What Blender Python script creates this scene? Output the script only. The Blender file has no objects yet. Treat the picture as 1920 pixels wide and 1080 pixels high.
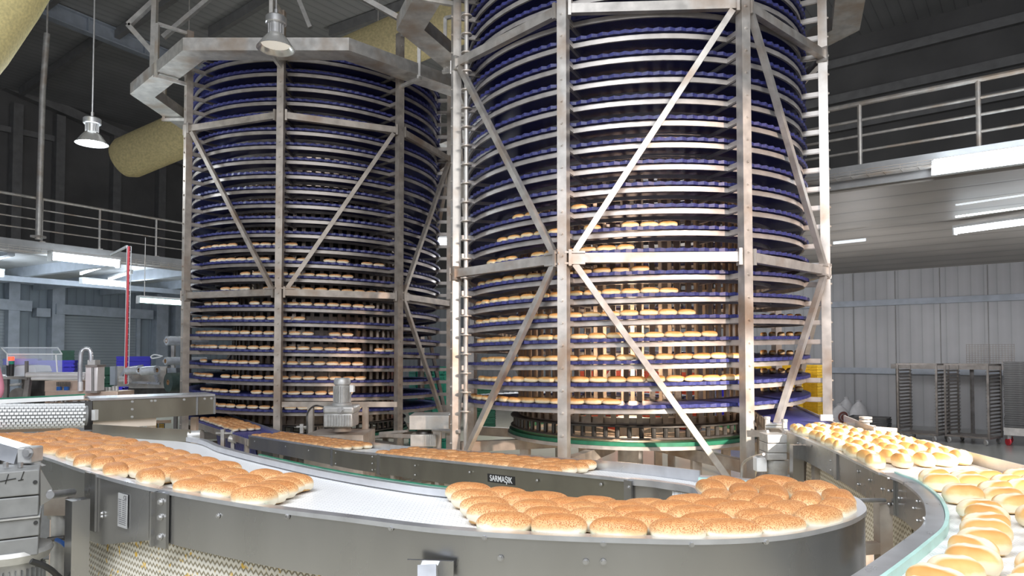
import bpy, math, random
from mathutils import Vector, Matrix
random.seed(7)
PI = math.pi
SC = bpy.context.scene
COL = SC.collection
H = 1.95
F, CY, PITCH = 1298.0, 621.5, math.radians(1.79)
V = Vector


def ray(px, py):
    u, v = (px - 960) / F, -(py - CY) / F
    c, s = math.cos(PITCH), math.sin(PITCH)
    return V((u, c - v * s, s + v * c))


def at(px, py, dep):
    d = ray(px, py)
    return V((0, 0, H)) + d * (dep / d.y)


def hz(px, py, z):
    d = ray(px, py)
    return V((0, 0, H)) + d * ((z - H) / d.z)


# ------------------------------------------------------------------ materials
def newmat(name):
    m = bpy.data.materials.new(name)
    m.use_nodes = True
    nt = m.node_tree
    b = nt.nodes['Principled BSDF']
    return m, nt, b


def N(nt, t, **kw):
    n = nt.nodes.new(t)
    for k, v in kw.items():
        setattr(n, k, v)
    return n


def ramp(nt, fac, stops):
    r = N(nt, 'ShaderNodeValToRGB')
    e = r.color_ramp.elements
    while len(e) > 1:
        e.remove(e[-1])
    e[0].position = stops[0][0]
    e[0].color = (*stops[0][1], 1)
    for p, c in stops[1:]:
        k = e.new(p)
        k.color = (*c, 1)
    nt.links.new(fac, r.inputs['Fac'])
    return r.outputs['Color']


def mix(nt, fac, a, b, mode='MIX'):
    n = N(nt, 'ShaderNodeMix', data_type='RGBA', blend_type=mode)
    for sock, val in ((n.inputs[0], fac), (n.inputs[6], a), (n.inputs[7], b)):
        if isinstance(val, (int, float)):
            sock.default_value = val
        elif isinstance(val, tuple):
            sock.default_value = (*val, 1)
        else:
            nt.links.new(val, sock)
    return n.outputs[2]


def metal(name, col, rough=.4, met=.8, var=.25, scale=6, stretch=(1, 1, 1), bump=0, rust=None):
    m, nt, b = newmat(name)
    tc = N(nt, 'ShaderNodeTexCoord')
    mp = N(nt, 'ShaderNodeMapping')
    mp.inputs['Scale'].default_value = stretch
    nt.links.new(tc.outputs['Object'], mp.inputs['Vector'])
    nz = N(nt, 'ShaderNodeTexNoise')
    nz.inputs['Scale'].default_value = scale
    nz.inputs['Detail'].default_value = 5
    nt.links.new(mp.outputs['Vector'], nz.inputs['Vector'])
    lo = tuple(c * (1 - var) for c in col)
    hi = tuple(min(1, c * (1 + var)) for c in col)
    c = ramp(nt, nz.outputs['Fac'], [(.3, lo), (.7, hi)])
    if rust:
        n2 = N(nt, 'ShaderNodeTexNoise')
        n2.inputs['Scale'].default_value = 2.3
        n2.inputs['Detail'].default_value = 8
        nt.links.new(tc.outputs['Object'], n2.inputs['Vector'])
        f = ramp(nt, n2.outputs['Fac'], [(.5, (0, 0, 0)), (.68, (1, 1, 1))])
        c = mix(nt, f, c, rust)
    nt.links.new(c, b.inputs['Base Color'])
    b.inputs['Metallic'].default_value = met
    r = N(nt, 'ShaderNodeMapRange')
    r.inputs['To Min'].default_value = max(.05, rough - .1)
    r.inputs['To Max'].default_value = rough + .12
    nt.links.new(nz.outputs['Fac'], r.inputs['Value'])
    nt.links.new(r.outputs['Result'], b.inputs['Roughness'])
    if bump:
        bm = N(nt, 'ShaderNodeBump')
        bm.inputs['Strength'].default_value = bump
        bm.inputs['Distance'].default_value = .01
        nt.links.new(nz.outputs['Fac'], bm.inputs['Height'])
        nt.links.new(bm.outputs['Normal'], b.inputs['Normal'])
    return m


def plain(name, col, rough=.5, met=0, var=.12, scale=12, **kw):
    return metal(name, col, rough, met, var, scale, **kw)


def emit(name, col, s):
    m, nt, b = newmat(name)
    b.inputs['Base Color'].default_value = (*col, 1)
    b.inputs['Emission Color'].default_value = (*col, 1)
    b.inputs['Emission Strength'].default_value = s
    return m


def ribbed(name, col, axis, freq, rough=.5, met=.2, depth=.5, var=.15, dark=.6):
    """sheet cladding: ribs repeat along the direction `axis` (a 3-vector)"""
    m, nt, b = newmat(name)
    tc = N(nt, 'ShaderNodeTexCoord')
    dp = N(nt, 'ShaderNodeVectorMath', operation='DOT_PRODUCT')
    nt.links.new(tc.outputs['Object'], dp.inputs[0])
    dp.inputs[1].default_value = axis
    mu = N(nt, 'ShaderNodeMath', operation='MULTIPLY')
    nt.links.new(dp.outputs['Value'], mu.inputs[0])
    mu.inputs[1].default_value = freq
    fr = N(nt, 'ShaderNodeMath', operation='FRACT')
    nt.links.new(mu.outputs[0], fr.inputs[0])
    prof = ramp(nt, fr.outputs[0], [(0, (dark,) * 3), (.06, (.95,) * 3), (.5, (1,) * 3), (.94, (.9,) * 3), (1, (dark,) * 3)])
    nz = N(nt, 'ShaderNodeTexNoise')
    nz.inputs['Scale'].default_value = .8
    nz.inputs['Detail'].default_value = 8
    nt.links.new(tc.outputs['Object'], nz.inputs['Vector'])
    c = ramp(nt, nz.outputs['Fac'], [(.3, tuple(x * (1 - var) for x in col)), (.7, tuple(x * (1 + var) for x in col))])
    nt.links.new(mix(nt, 1.0, c, prof, 'MULTIPLY'), b.inputs['Base Color'])
    bp = N(nt, 'ShaderNodeBump')
    bp.inputs['Strength'].default_value = depth
    bp.inputs['Distance'].default_value = .02
    nt.links.new(prof, bp.inputs['Height'])
    nt.links.new(bp.outputs['Normal'], b.inputs['Normal'])
    b.inputs['Roughness'].default_value = rough
    b.inputs['Metallic'].default_value = met
    return m


def crust(name, stops, seeds=None, slash=False, spread=.08):
    m, nt, b = newmat(name)
    tc = N(nt, 'ShaderNodeTexCoord')
    oi = N(nt, 'ShaderNodeObjectInfo')
    sx = N(nt, 'ShaderNodeSeparateXYZ')
    nt.links.new(tc.outputs['Generated'], sx.inputs[0])
    nz = N(nt, 'ShaderNodeTexNoise', noise_dimensions='4D')
    nz.inputs['Scale'].default_value = 14
    nz.inputs['Detail'].default_value = 4
    nt.links.new(tc.outputs['Object'], nz.inputs['Vector'])
    wr = N(nt, 'ShaderNodeMath', operation='MULTIPLY')
    nt.links.new(oi.outputs['Random'], wr.inputs[0])
    wr.inputs[1].default_value = 40
    nt.links.new(wr.outputs[0], nz.inputs['W'])
    ad = N(nt, 'ShaderNodeMath', operation='MULTIPLY_ADD')
    nt.links.new(nz.outputs['Fac'], ad.inputs[0])
    ad.inputs[1].default_value = .46
    nt.links.new(sx.outputs['Z'], ad.inputs[2])
    rr = N(nt, 'ShaderNodeMath', operation='MULTIPLY_ADD')
    nt.links.new(oi.outputs['Random'], rr.inputs[0])
    rr.inputs[1].default_value = spread * 2
    nt.links.new(ad.outputs[0], rr.inputs[2])
    sb = N(nt, 'ShaderNodeMath', operation='SUBTRACT')
    nt.links.new(rr.outputs[0], sb.inputs[0])
    sb.inputs[1].default_value = .23 + spread
    c = ramp(nt, sb.outputs[0], stops)
    if seeds:
        vo = N(nt, 'ShaderNodeTexVoronoi')
        vo.inputs['Scale'].default_value = 200
        nt.links.new(tc.outputs['Object'], vo.inputs['Vector'])
        s1 = ramp(nt, vo.outputs['Distance'], [(.34, (1, 1, 1)), (.54, (0, 0, 0))])
        tp = ramp(nt, sx.outputs['Z'], [(.5, (0, 0, 0)), (.72, (1, 1, 1))])
        n2 = N(nt, 'ShaderNodeTexNoise')
        n2.inputs['Scale'].default_value = 45
        nt.links.new(tc.outputs['Object'], n2.inputs['Vector'])
        pt = ramp(nt, n2.outputs['Fac'], [(.30, (0, 0, 0)), (.46, (1, 1, 1))])
        f = mix(nt, 1.0, mix(nt, 1.0, s1, tp, 'MULTIPLY'), pt, 'MULTIPLY')
        c = mix(nt, f, c, seeds)
    if slash:
        y = N(nt, 'ShaderNodeMath', operation='SUBTRACT')
        nt.links.new(sx.outputs['Y'], y.inputs[0])
        y.inputs[1].default_value = .5
        a = N(nt, 'ShaderNodeMath', operation='ABSOLUTE')
        nt.links.new(y.outputs[0], a.inputs[0])
        j = N(nt, 'ShaderNodeMath', operation='MULTIPLY_ADD')
        nt.links.new(nz.outputs['Fac'], j.inputs[0])
        j.inputs[1].default_value = .12
        nt.links.new(a.outputs[0], j.inputs[2])
        f = ramp(nt, j.outputs[0], [(.19, (1, 1, 1)), (.30, (0, 0, 0))])
        tp = ramp(nt, sx.outputs['Z'], [(.5, (0, 0, 0)), (.7, (1, 1, 1))])
        c = mix(nt, mix(nt, 1.0, f, tp, 'MULTIPLY'), c, (.88, .76, .55))
    nt.links.new(c, b.inputs['Base Color'])
    b.inputs['Roughness'].default_value = .55
    b.inputs['Specular IOR Level'].default_value = .3
    bp = N(nt, 'ShaderNodeBump')
    bp.inputs['Strength'].default_value = .35
    bp.inputs['Distance'].default_value = .006
    nt.links.new(nz.outputs['Fac'], bp.inputs['Height'])
    nt.links.new(bp.outputs['Normal'], b.inputs['Normal'])
    return m


def belt_mat(name, c1, c2, scale, rough=.4, ang=0.0, squash=.5):
    m, nt, b = newmat(name)
    tc = N(nt, 'ShaderNodeTexCoord')
    mp = N(nt, 'ShaderNodeMapping')
    mp.inputs['Rotation'].default_value = (0, 0, ang)
    nt.links.new(tc.outputs['Object'], mp.inputs['Vector'])
    br = N(nt, 'ShaderNodeTexBrick')
    br.inputs['Scale'].default_value = scale
    br.inputs['Color1'].default_value = (*c1, 1)
    br.inputs['Color2'].default_value = (*[x * .96 for x in c1], 1)
    br.inputs['Mortar'].default_value = (*c2, 1)
    br.inputs['Mortar Size'].default_value = .03
    br.inputs['Mortar Smooth'].default_value = .4
    nt.links.new(mp.outputs['Vector'], br.inputs['Vector'])
    nt.links.new(br.outputs['Color'], b.inputs['Base Color'])
    b.inputs['Roughness'].default_value = rough
    bp = N(nt, 'ShaderNodeBump', invert=True)
    bp.inputs['Strength'].default_value = .4
    bp.inputs['Distance'].default_value = .003
    nt.links.new(br.outputs['Fac'], bp.inputs['Height'])
    nt.links.new(bp.outputs['Normal'], b.inputs['Normal'])
    return m


def chevron_mat(name, c1, c2, along, speck=None):
    """zigzag links of a hanging mesh belt: rows stacked in z, waves along `along`"""
    m, nt, b = newmat(name)
    tc = N(nt, 'ShaderNodeTexCoord')
    dp = N(nt, 'ShaderNodeVectorMath', operation='DOT_PRODUCT')
    nt.links.new(tc.outputs['Object'], dp.inputs[0])
    dp.inputs[1].default_value = along
    sx = N(nt, 'ShaderNodeSeparateXYZ')
    nt.links.new(tc.outputs['Object'], sx.inputs[0])
    pp = N(nt, 'ShaderNodeMath', operation='PINGPONG')
    nt.links.new(dp.outputs['Value'], pp.inputs[0])
    pp.inputs[1].default_value = .016
    ad = N(nt, 'ShaderNodeMath', operation='MULTIPLY_ADD')
    nt.links.new(pp.outputs[0], ad.inputs[0])
    ad.inputs[1].default_value = 1.1
    nt.links.new(sx.outputs['Z'], ad.inputs[2])
    mu = N(nt, 'ShaderNodeMath', operation='MULTIPLY')
    nt.links.new(ad.outputs[0], mu.inputs[0])
    mu.inputs[1].default_value = 1 / .032
    fr = N(nt, 'ShaderNodeMath', operation='FRACT')
    nt.links.new(mu.outputs[0], fr.inputs[0])
    f = ramp(nt, fr.outputs[0], [(.05, (0, 0, 0)), (.22, (1, 1, 1)), (.72, (1, 1, 1)), (.9, (0, 0, 0))])
    c = mix(nt, f, c2, c1)
    if speck:
        nz = N(nt, 'ShaderNodeTexNoise')
        nz.inputs['Scale'].default_value = 22
        nt.links.new(tc.outputs['Object'], nz.inputs['Vector'])
        s = ramp(nt, nz.outputs['Fac'], [(.63, (0, 0, 0)), (.7, (1, 1, 1))])
        c = mix(nt, s, c, speck)
    nt.links.new(c, b.inputs['Base Color'])
    bp = N(nt, 'ShaderNodeBump')
    bp.inputs['Strength'].default_value = .6
    bp.inputs['Distance'].default_value = .006
    nt.links.new(f, bp.inputs['Height'])
    nt.links.new(bp.outputs['Normal'], b.inputs['Normal'])
    b.inputs['Roughness'].default_value = .5
    return m


def glassy(name, col, alpha):
    m, nt, b = newmat(name)
    b.inputs['Base Color'].default_value = (*col, 1)
    b.inputs['Alpha'].default_value = alpha
    b.inputs['Roughness'].default_value = .08
    return m


DL = V((.524, .852, 0))           # direction of the long shutter wall
DR = V((.77, -.636, 0)).normalized()   # direction of the wall behind the racks
M = {}
M['galv'] = metal('galvanised_steel', (.62, .60, .57), .42, .55, .18, 9, rust=(.50, .41, .33))
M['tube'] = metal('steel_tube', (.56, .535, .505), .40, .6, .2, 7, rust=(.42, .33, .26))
M['darktube'] = metal('weathered_tube', (.43, .385, .34), .5, .45, .25, 7, rust=(.33, .25, .19))  # darker, browner tube tone with rust; the far spiral's frame too
M['rail'] = metal('tier_rail_steel', (.52, .49, .465), .42, .5, .14, 8)
M['darkrail'] = metal('weathered_rail', (.38, .345, .315), .45, .5, .2, 8)  # darker rail tone, used on the far spiral
M['girt'] = plain('painted_girt', (.27, .265, .26), .5, .2, .15, 4)
M['plate'] = metal('stainless_plate', (.42, .42, .42), .27, .95, .1, 2.5, (1, 1, .35))
M['olive'] = metal('stainless_plate_dull', (.36, .345, .29), .33, .9, .18, 2.5, (1, 1, .5))
M['lip'] = metal('folded_steel_edge', (.66, .68, .72), .3, .8, .1, 10)
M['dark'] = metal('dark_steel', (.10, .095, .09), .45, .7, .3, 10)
M['drum'] = metal('drum_steel', (.42, .345, .28), .33, .8, .25, 6)
M['cast'] = metal('cast_aluminium', (.52, .52, .51), .45, .5, .15, 16)
M['greymotor'] = plain('grey_motor_paint', (.24, .245, .245), .48, .1, .12, 14)
M['bolt'] = metal('zinc_bolts', (.50, .50, .50), .42, .9, .1, 20)
M['blue'] = plain('blue_modular_belt', (.035, .04, .17), .42, 0, .35, 40)
M['white'] = belt_mat('white_modular_belt', (.86, .87, .88), (.62, .64, .68), 14, .35)
M['bluebelt'] = belt_mat('blue_slat_belt', (.075, .08, .34), (.02, .02, .10), 12, .4, math.radians(40))
M['whitepl'] = plain('white_plastic', (.85, .87, .88), .35, 0, .04)
M['green'] = plain('green_plastic', (.025, .17, .10), .4, 0, .2)
M['teal'] = plain('teal_plastic', (.42, .66, .62), .35, 0, .1)
M['chev'] = chevron_mat('hanging_mesh_belt', (.83, .80, .72), (.30, .26, .17), (.80, -.60, 0), (.85, .55, .08))
M['chev2'] = chevron_mat('hanging_mesh_belt_far', (.88, .82, .68), (.40, .33, .20), (.24, -.97, 0))
M['black'] = plain('black_rubber', (.02, .02, .02), .5, 0, .1)
M['cableblue'] = plain('blue_hose', (.02, .10, .35), .4, 0, .1)
M['duct'] = plain('fabric_duct', (.60, .50, .26), .7, 0, .18, 20)
M['paleduct'] = plain('fabric_duct_pale', (.78, .68, .33), .7, 0, .15, 30)
M['lampmetal'] = metal('lamp_aluminium', (.62, .62, .62), .35, .8, .1, 10)
M['lampin'] = metal('lamp_reflector', (.85, .85, .83), .2, .7, .05, 10)
M['lampglow'] = emit('lamp_glow', (.9, .96, 1), 9)
M['lampdim'] = emit('lamp_dim', (1, .95, .85), .35)
M['tubeglow'] = emit('tube_glow', (.85, .93, 1), 9)
M['tubedim'] = emit('tube_faint', (.8, .85, .9), .7)
M['redglow'] = emit('red_lens', (1, .06, .03), 2.5)
M['greenlens'] = plain('green_lens', (.03, .25, .17), .2)
M['floor'] = None
M['bluecrate'] = plain('blue_crate_plastic', (.035, .03, .62), .4, 0, .1)
M['greencrate'] = plain('green_crate_plastic', (.03, .38, .27), .4, 0, .15)
M['darkgreen'] = plain('dark_green_crate_plastic', (.015, .10, .06), .4, 0, .15)
M['yellowcrate'] = plain('yellow_crate_plastic', (.80, .50, .03), .4, 0, .12)
M['redcrate'] = plain('red_crate_plastic', (.62, .09, .04), .4, 0, .12)
M['acrylic'] = glassy('clear_acrylic', (.75, .82, .92), .25)
M['film'] = plain('clear_film_roll', (.72, .75, .80), .15, .35, .15)
M['darkfilm'] = plain('printed_film_roll', (.07, .10, .09), .2, .1, .2)
M['core'] = plain('cardboard_core', (.30, .17, .08), .8)
M['copper'] = metal('warm_lit_tone', (.60, .47, .38), .4, .45, .2, 6)  # steel with orange light put into its colour; the floor slat shares it
M['alu'] = metal('aluminium_profile', (.82, .80, .80), .35, .5, .05, 8)
M['sack'] = plain('flour_sack', (.66, .66, .68), .8, 0, .1, 9, bump=.5)
M['emblem'] = plain('brown_emblem', (.20, .07, .06), .7)
M['pink'] = plain('pink_cloth', (.86, .33, .45), .8, 0, .08, 9)
M['palepink'] = plain('pale_pink_cloth', (.80, .52, .55), .8, 0, .1, 9)
M['skin'] = plain('skin', (.62, .40, .30), .5, 0, .05)
M['hair'] = plain('dark_hair', (.03, .02, .02), .6)
M['shoe'] = plain('shoe_leather', (.04, .035, .03), .5)
M['red'] = plain('red_plastic', (.75, .06, .08), .4)
M['paint'] = plain('white_paint', (.82, .84, .85), .4, 0, .04)
M['ink'] = plain('black_marker', (.015, .015, .015), .6)
M['label'] = plain('grey_label', (.50, .51, .52), .4, .3, .04)
M['labelink'] = plain('label_print', (.13, .13, .14), .6)
M['rack'] = metal('rack_steel', (.27, .25, .235), .45, .6, .25, 8)
M['tray'] = metal('baking_tray_steel', (.15, .15, .15), .5, .5, .3, 8)
M['mezz'] = plain('painted_beam', (.42, .46, .52), .5, .2, .12, 4)
M['seeded'] = crust('seeded_crust', [(0, (.50, .27, .10)), (.08, (.70, .46, .20)), (.13, (.88, .80, .64)), (.42, (.92, .84, .66)), (.54, (.86, .62, .36)), (.68, (.76, .45, .21)), (1, (.58, .27, .10))], seeds=(.42, .14, .045))
M['split'] = crust('split_crust', [(0, (.50, .28, .10)), (.10, (.78, .54, .26)), (.16, (.90, .83, .66)), (.46, (.92, .80, .54)), (.58, (.84, .57, .26)), (.76, (.75, .43, .15)), (1, (.62, .30, .09))], slash=True)
M['long'] = crust('long_crust', [(0, (.45, .24, .08)), (.10, (.80, .56, .26)), (.2, (.92, .80, .54)), (.5, (.90, .72, .42)), (.68, (.74, .40, .14)), (1, (.52, .22, .06))])


def floor_material():
    m, nt, b = newmat('epoxy_floor')
    tc = N(nt, 'ShaderNodeTexCoord')
    nz = N(nt, 'ShaderNodeTexNoise')
    nz.inputs['Scale'].default_value = .7
    nz.inputs['Detail'].default_value = 8
    nt.links.new(tc.outputs['Object'], nz.inputs['Vector'])
    c = ramp(nt, nz.outputs['Fac'], [(.3, (.66, .62, .50)), (.7, (.76, .72, .58))])
    # a greyer bay beside the racks
    sx = N(nt, 'ShaderNodeSeparateXYZ')
    nt.links.new(tc.outputs['Object'], sx.inputs[0])
    f = ramp(nt, N_add(nt, sx.outputs['X'], nz.outputs['Fac'], -3.6, .3), [(.45, (0, 0, 0)), (.8, (1, 1, 1))])
    c = mix(nt, f, c, (.30, .31, .295))
    # sesame crumbs spilled under the bend
    vo = N(nt, 'ShaderNodeTexVoronoi')
    vo.inputs['Scale'].default_value = 60
    nt.links.new(tc.outputs['Object'], vo.inputs['Vector'])
    sp = ramp(nt, vo.outputs['Distance'], [(.2, (1, 1, 1)), (.4, (0, 0, 0))])
    ds = N(nt, 'ShaderNodeVectorMath', operation='DISTANCE')
    nt.links.new(tc.outputs['Object'], ds.inputs[0])
    ds.inputs[1].default_value = (2.9, 5.6, 0)
    dm = ramp(nt, ds.outputs['Value'], [(.9, (1, 1, 1)), (1, (0, 0, 0))])
    c = mix(nt, mix(nt, 1.0, sp, dm, 'MULTIPLY'), c, (.62, .36, .14))
    nt.links.new(c, b.inputs['Base Color'])
    b.inputs['Roughness'].default_value = .22
    return m


def N_add(nt, a, bb, off, k):
    n = N(nt, 'ShaderNodeMath', operation='ADD')
    nt.links.new(a, n.inputs[0])
    n.inputs[1].default_value = off
    n2 = N(nt, 'ShaderNodeMath', operation='MULTIPLY_ADD')
    nt.links.new(bb, n2.inputs[0])
    n2.inputs[1].default_value = k
    nt.links.new(n.outputs[0], n2.inputs[2])
    return n2.outputs[0]


M['floor'] = floor_material()
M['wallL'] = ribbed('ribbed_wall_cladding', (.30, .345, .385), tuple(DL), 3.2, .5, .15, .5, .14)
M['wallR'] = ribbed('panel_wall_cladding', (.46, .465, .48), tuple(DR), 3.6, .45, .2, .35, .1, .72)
M['wallU'] = ribbed('dim_upper_wall', (.17, .165, .16), (.2, .2, 0), .5, .7, 0, .1, .18, .9)  # poorly lit upper part of the walls; the dimness is put into the colour
M['litbar'] = metal('lit_bar', (.86, .76, .66), .4, .2, .08, 6)  # steel bar with the beam's brightness put into its colour
M['roofm'] = ribbed('roof_sheeting', (.40, .40, .395), (.80, -.60, 0), 3.5, .6, .05, .5, .1)
M['ceilm'] = ribbed('lining_panels', (.40, .375, .34), (DR.y, -DR.x, 0), 1.15, .5, .1, .6, .12, .55)
M['shutter'] = ribbed('roller_shutter_slats', (.36, .40, .43), (0, 0, 1), 9.0, .5, .2, .8, .08, .6)
M['slabm'] = plain('mezzanine_edge', (.46, .47, .48), .5, .2, .12, 4)

# ------------------------------------------------------------------ mesh building


class MB:
    def __init__(s):
        s.v, s.f = [], []

    def add(s, verts, faces):
        n = len(s.v)
        s.v += [V(p) for p in verts]
        s.f += [tuple(i + n for i in f) for f in faces]
        return s

    def box(s, c, size, x=V((1, 0, 0)), y=None, z=V((0, 0, 1))):
        x = V(x).normalized()
        z = V(z).normalized()
        y = V(y) if y is not None else z.cross(x).normalized()
        c = V(c)
        a, b, d = size[0] / 2, size[1] / 2, size[2] / 2
        vs = [c + x * (i * a) + y * (j * b) + z * (k * d) for k in (-1, 1) for j in (-1, 1) for i in (-1, 1)]
        return s.add(vs, [(0, 2, 3, 1), (4, 5, 7, 6), (0, 1, 5, 4), (2, 6, 7, 3), (0, 4, 6, 2), (1, 3, 7, 5)])

    def bar(s, p, q, w, h, up=V((0, 0, 1))):
        p, q = V(p), V(q)
        d = (q - p)
        L = d.length
        d.normalize()
        up = V(up)
        side = d.cross(up)
        if side.length < 1e-4:
            side = d.cross(V((1, 0, 0)))
        side.normalize()
        return s.box((p + q) / 2, (L, w, h), d, side, side.cross(d))

    def tube(s, pts, r, n=8, cap=True):
        pts = [V(p) for p in pts]
        rs = r if isinstance(r, (list, tuple)) else [r] * len(pts)
        ref = None
        rings = []
        for i, p in enumerate(pts):
            t = (pts[min(i + 1, len(pts) - 1)] - pts[max(i - 1, 0)]).normalized()
            if ref is None:
                ref = t.cross(V((0, 0, 1)))
                if ref.length < .05:
                    ref = t.cross(V((1, 0, 0)))
            ref = (ref - t * ref.dot(t)).normalized()
            b = t.cross(ref)
            rings.append([p + (ref * math.cos(2 * PI * k / n) + b * math.sin(2 * PI * k / n)) * rs[i] for k in range(n)])
        vs = [p for g in rings for p in g]
        fs = []
        for i in range(len(pts) - 1):
            for k in range(n):
                a, c = i * n + k, i * n + (k + 1) % n
                fs.append((a, c, c + n, a + n))
        if cap:
            fs.append(tuple(range(n))[::-1])
            m = (len(pts) - 1) * n
            fs.append(tuple(m + k for k in range(n)))
        return s.add(vs, fs)

    def cyl(s, p, q, r, n=16, r2=None):
        return s.tube([p, q], [r, r if r2 is None else r2], n)

    def lathe(s, prof, c, n=24, axis=V((0, 0, 1)), a0=0, a1=2 * PI):
        axis = V(axis).normalized()
        x = axis.orthogonal().normalized()
        y = axis.cross(x)
        c = V(c)
        full = abs(a1 - a0 - 2 * PI) < 1e-4
        m = n if full else n + 1
        vs = []
        for r, z in prof:
            for k in range(m):
                a = a0 + (a1 - a0) * k / n
                vs.append(c + axis * z + (x * math.cos(a) + y * math.sin(a)) * r)
        fs = []
        for i in range(len(prof) - 1):
            for k in range(n):
                k2 = (k + 1) % m
                fs.append((i * m + k, i * m + k2, (i + 1) * m + k2, (i + 1) * m + k))
        return s.add(vs, fs)

    def sweep(s, pts, prof, cap=True):
        """closed profile of (side, up) pairs carried along a path; side = to the path's own starboard"""
        pts = [V(p) for p in pts]
        n = len(prof)
        vs = []
        for i, p in enumerate(pts):
            t = pts[min(i + 1, len(pts) - 1)] - pts[max(i - 1, 0)]
            t.z = 0
            t.normalize()
            nr = V((t.y, -t.x, 0))
            vs += [p + nr * a + V((0, 0, b)) for a, b in prof]
        fs = []
        for i in range(len(pts) - 1):
            for k in range(n):
                k2 = (k + 1) % n
                fs.append((i * n + k, i * n + k2, (i + 1) * n + k2, (i + 1) * n + k))
        if cap:
            fs.append(tuple(range(n))[::-1])
            m = (len(pts) - 1) * n
            fs.append(tuple(m + k for k in range(n)))
        return s.add(vs, fs)

    def loft(s, A, B, dz):
        """a slab between two edge polylines"""
        n = len(A)
        vs = []
        for a, b in zip(A, B):
            vs += [V(a), V(b), V(b) - V((0, 0, dz)), V(a) - V((0, 0, dz))]
        fs = []
        for i in range(n - 1):
            for k in range(4):
                k2 = (k + 1) % 4
                fs.append((i * 4 + k, i * 4 + k2, i * 4 + 4 + k2, i * 4 + 4 + k))
        fs += [(3, 2, 1, 0), tuple((n - 1) * 4 + k for k in range(4))]
        return s.add(vs, fs)

    def prism(s, poly, off):
        """flat polygon (3D points) pushed along off"""
        n = len(poly)
        off = V(off)
        vs = [V(p) for p in poly] + [V(p) + off for p in poly]
        fs = [tuple(range(n))[::-1], tuple(n + k for k in range(n))]
        fs += [(k, (k + 1) % n, n + (k + 1) % n, n + k) for k in range(n)]
        return s.add(vs, fs)

    def build(s, name, mat, parent=None, smooth=35, bevel=0):
        me = bpy.data.meshes.new(name)
        off = V((0, 0, 0))
        if parent is not None:
            off = V(parent['_w']) if '_w' in parent else V((0, 0, 0))
        me.from_pydata([p - off for p in s.v], [], s.f)
        me.validate()
        if smooth:
            for p in me.polygons:
                p.use_smooth = True
            me.set_sharp_from_angle(angle=math.radians(smooth))
        me.materials.append(M[mat] if isinstance(mat, str) else mat)
        o = bpy.data.objects.new(name, me)
        COL.objects.link(o)
        if parent is not None:
            o.parent = parent
            o['_w'] = tuple(off)
        if bevel:
            b = o.modifiers.new('edge', 'BEVEL')
            b.width = bevel
            b.segments = 2
            b.limit_method = 'ANGLE'
        return o


def tag(o, label, cat, group=None):
    o['label'] = label
    o['category'] = cat
    if group:
        o['group'] = group
    return o


def thing(name, label, cat, loc, group=None):
    o = bpy.data.objects.new(name, None)
    o.empty_display_size = .1
    COL.objects.link(o)
    o.location = loc
    o['_w'] = tuple(loc)
    return tag(o, label, cat, group)


def solo(name, mb, mat, label, cat, group=None, smooth=35, bevel=0):
    """one-mesh thing, origin at its base"""
    xs = [p.x for p in mb.v]
    ys = [p.y for p in mb.v]
    zs = [p.z for p in mb.v]
    c = V(((min(xs) + max(xs)) / 2, (min(ys) + max(ys)) / 2, min(zs)))
    mb.v = [p - c for p in mb.v]
    o = mb.build(name, mat, None, smooth, bevel)
    o.location = c
    return tag(o, label, cat, group)


def struct(name, mb, mat, parent=None, smooth=0):
    o = mb.build(name, mat, parent, smooth)
    o['kind'] = 'structure'
    return o


def dup(root, loc, rotz=0, label=None, group=None):
    r = root.copy()
    COL.objects.link(r)
    r.location = loc
    r.rotation_euler = (0, 0, rotz)
    if label:
        r['label'] = label
    if group:
        r['group'] = group
    for ch in list(root.children):
        c = ch.copy()
        COL.objects.link(c)
        c.parent = r
        for g in ch.children:
            d = g.copy()
            COL.objects.link(d)
            d.parent = c
    return r


class Bolts:
    """same calls as a mesh builder, but every bolt becomes a part of its own"""

    def __init__(s):
        s.k = []

    def build(s, name, mat, parent):
        for p, n, r, h in s.k:
            m = MB()
            bolt(m, p, n, r, h)
            m.build(name, mat, parent)


def bolt(mb, p, n, r=.012, h=.01):
    if isinstance(mb, Bolts):
        mb.k.append((p, n, r, h))
        return
    n = V(n).normalized()
    mb.cyl(V(p), V(p) + n * h, r, 6)
    mb.cyl(V(p), V(p) + n * (h * .35), r * 1.5, 10)


ORD = ['zeroth', 'first', 'second', 'third', 'fourth', 'fifth', 'sixth', 'seventh', 'eighth', 'ninth', 'tenth', 'eleventh', 'twelfth', 'thirteenth', 'fourteenth', 'fifteenth', 'sixteenth', 'seventeenth', 'eighteenth', 'nineteenth', 'twentieth', 'twenty-first', 'twenty-second', 'twenty-third', 'twenty-fourth', 'twenty-fifth', 'twenty-sixth', 'twenty-seventh', 'twenty-eighth', 'twenty-ninth', 'thirtieth']


def catmull(P, per):
    P = [V(p) for p in P]
    out = []
    for i in range(len(P) - 1):
        p0, p1, p2, p3 = P[max(i - 1, 0)], P[i], P[i + 1], P[min(i + 2, len(P) - 1)]
        for k in range(per):
            t = k / per
            out.append(.5 * ((2 * p1) + (p2 - p0) * t + (2 * p0 - 5 * p1 + 4 * p2 - p3) * t * t + (3 * p1 - p0 - 3 * p2 + p3) * t ** 3))
    out.append(P[-1])
    return out


# ------------------------------------------------------------------ the hall
PLW = V((-17.5, 23.7, 0))
NLW = V((DL.y, -DL.x, 0))
PRW = V((9.24, 20.0, 0))
NRW = V((DR.y, -DR.x, 0))
CORNER = V((-10.0, 35.9, 0))


def wall_hit(px, py, P, n, gap=0):
    d = ray(px, py)
    o = V((0, 0, H))
    nn = n if n.dot(o - P) > 0 else -n
    P2 = P + nn * gap
    return o + d * ((P2 - o).dot(nn) / d.dot(nn))


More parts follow.
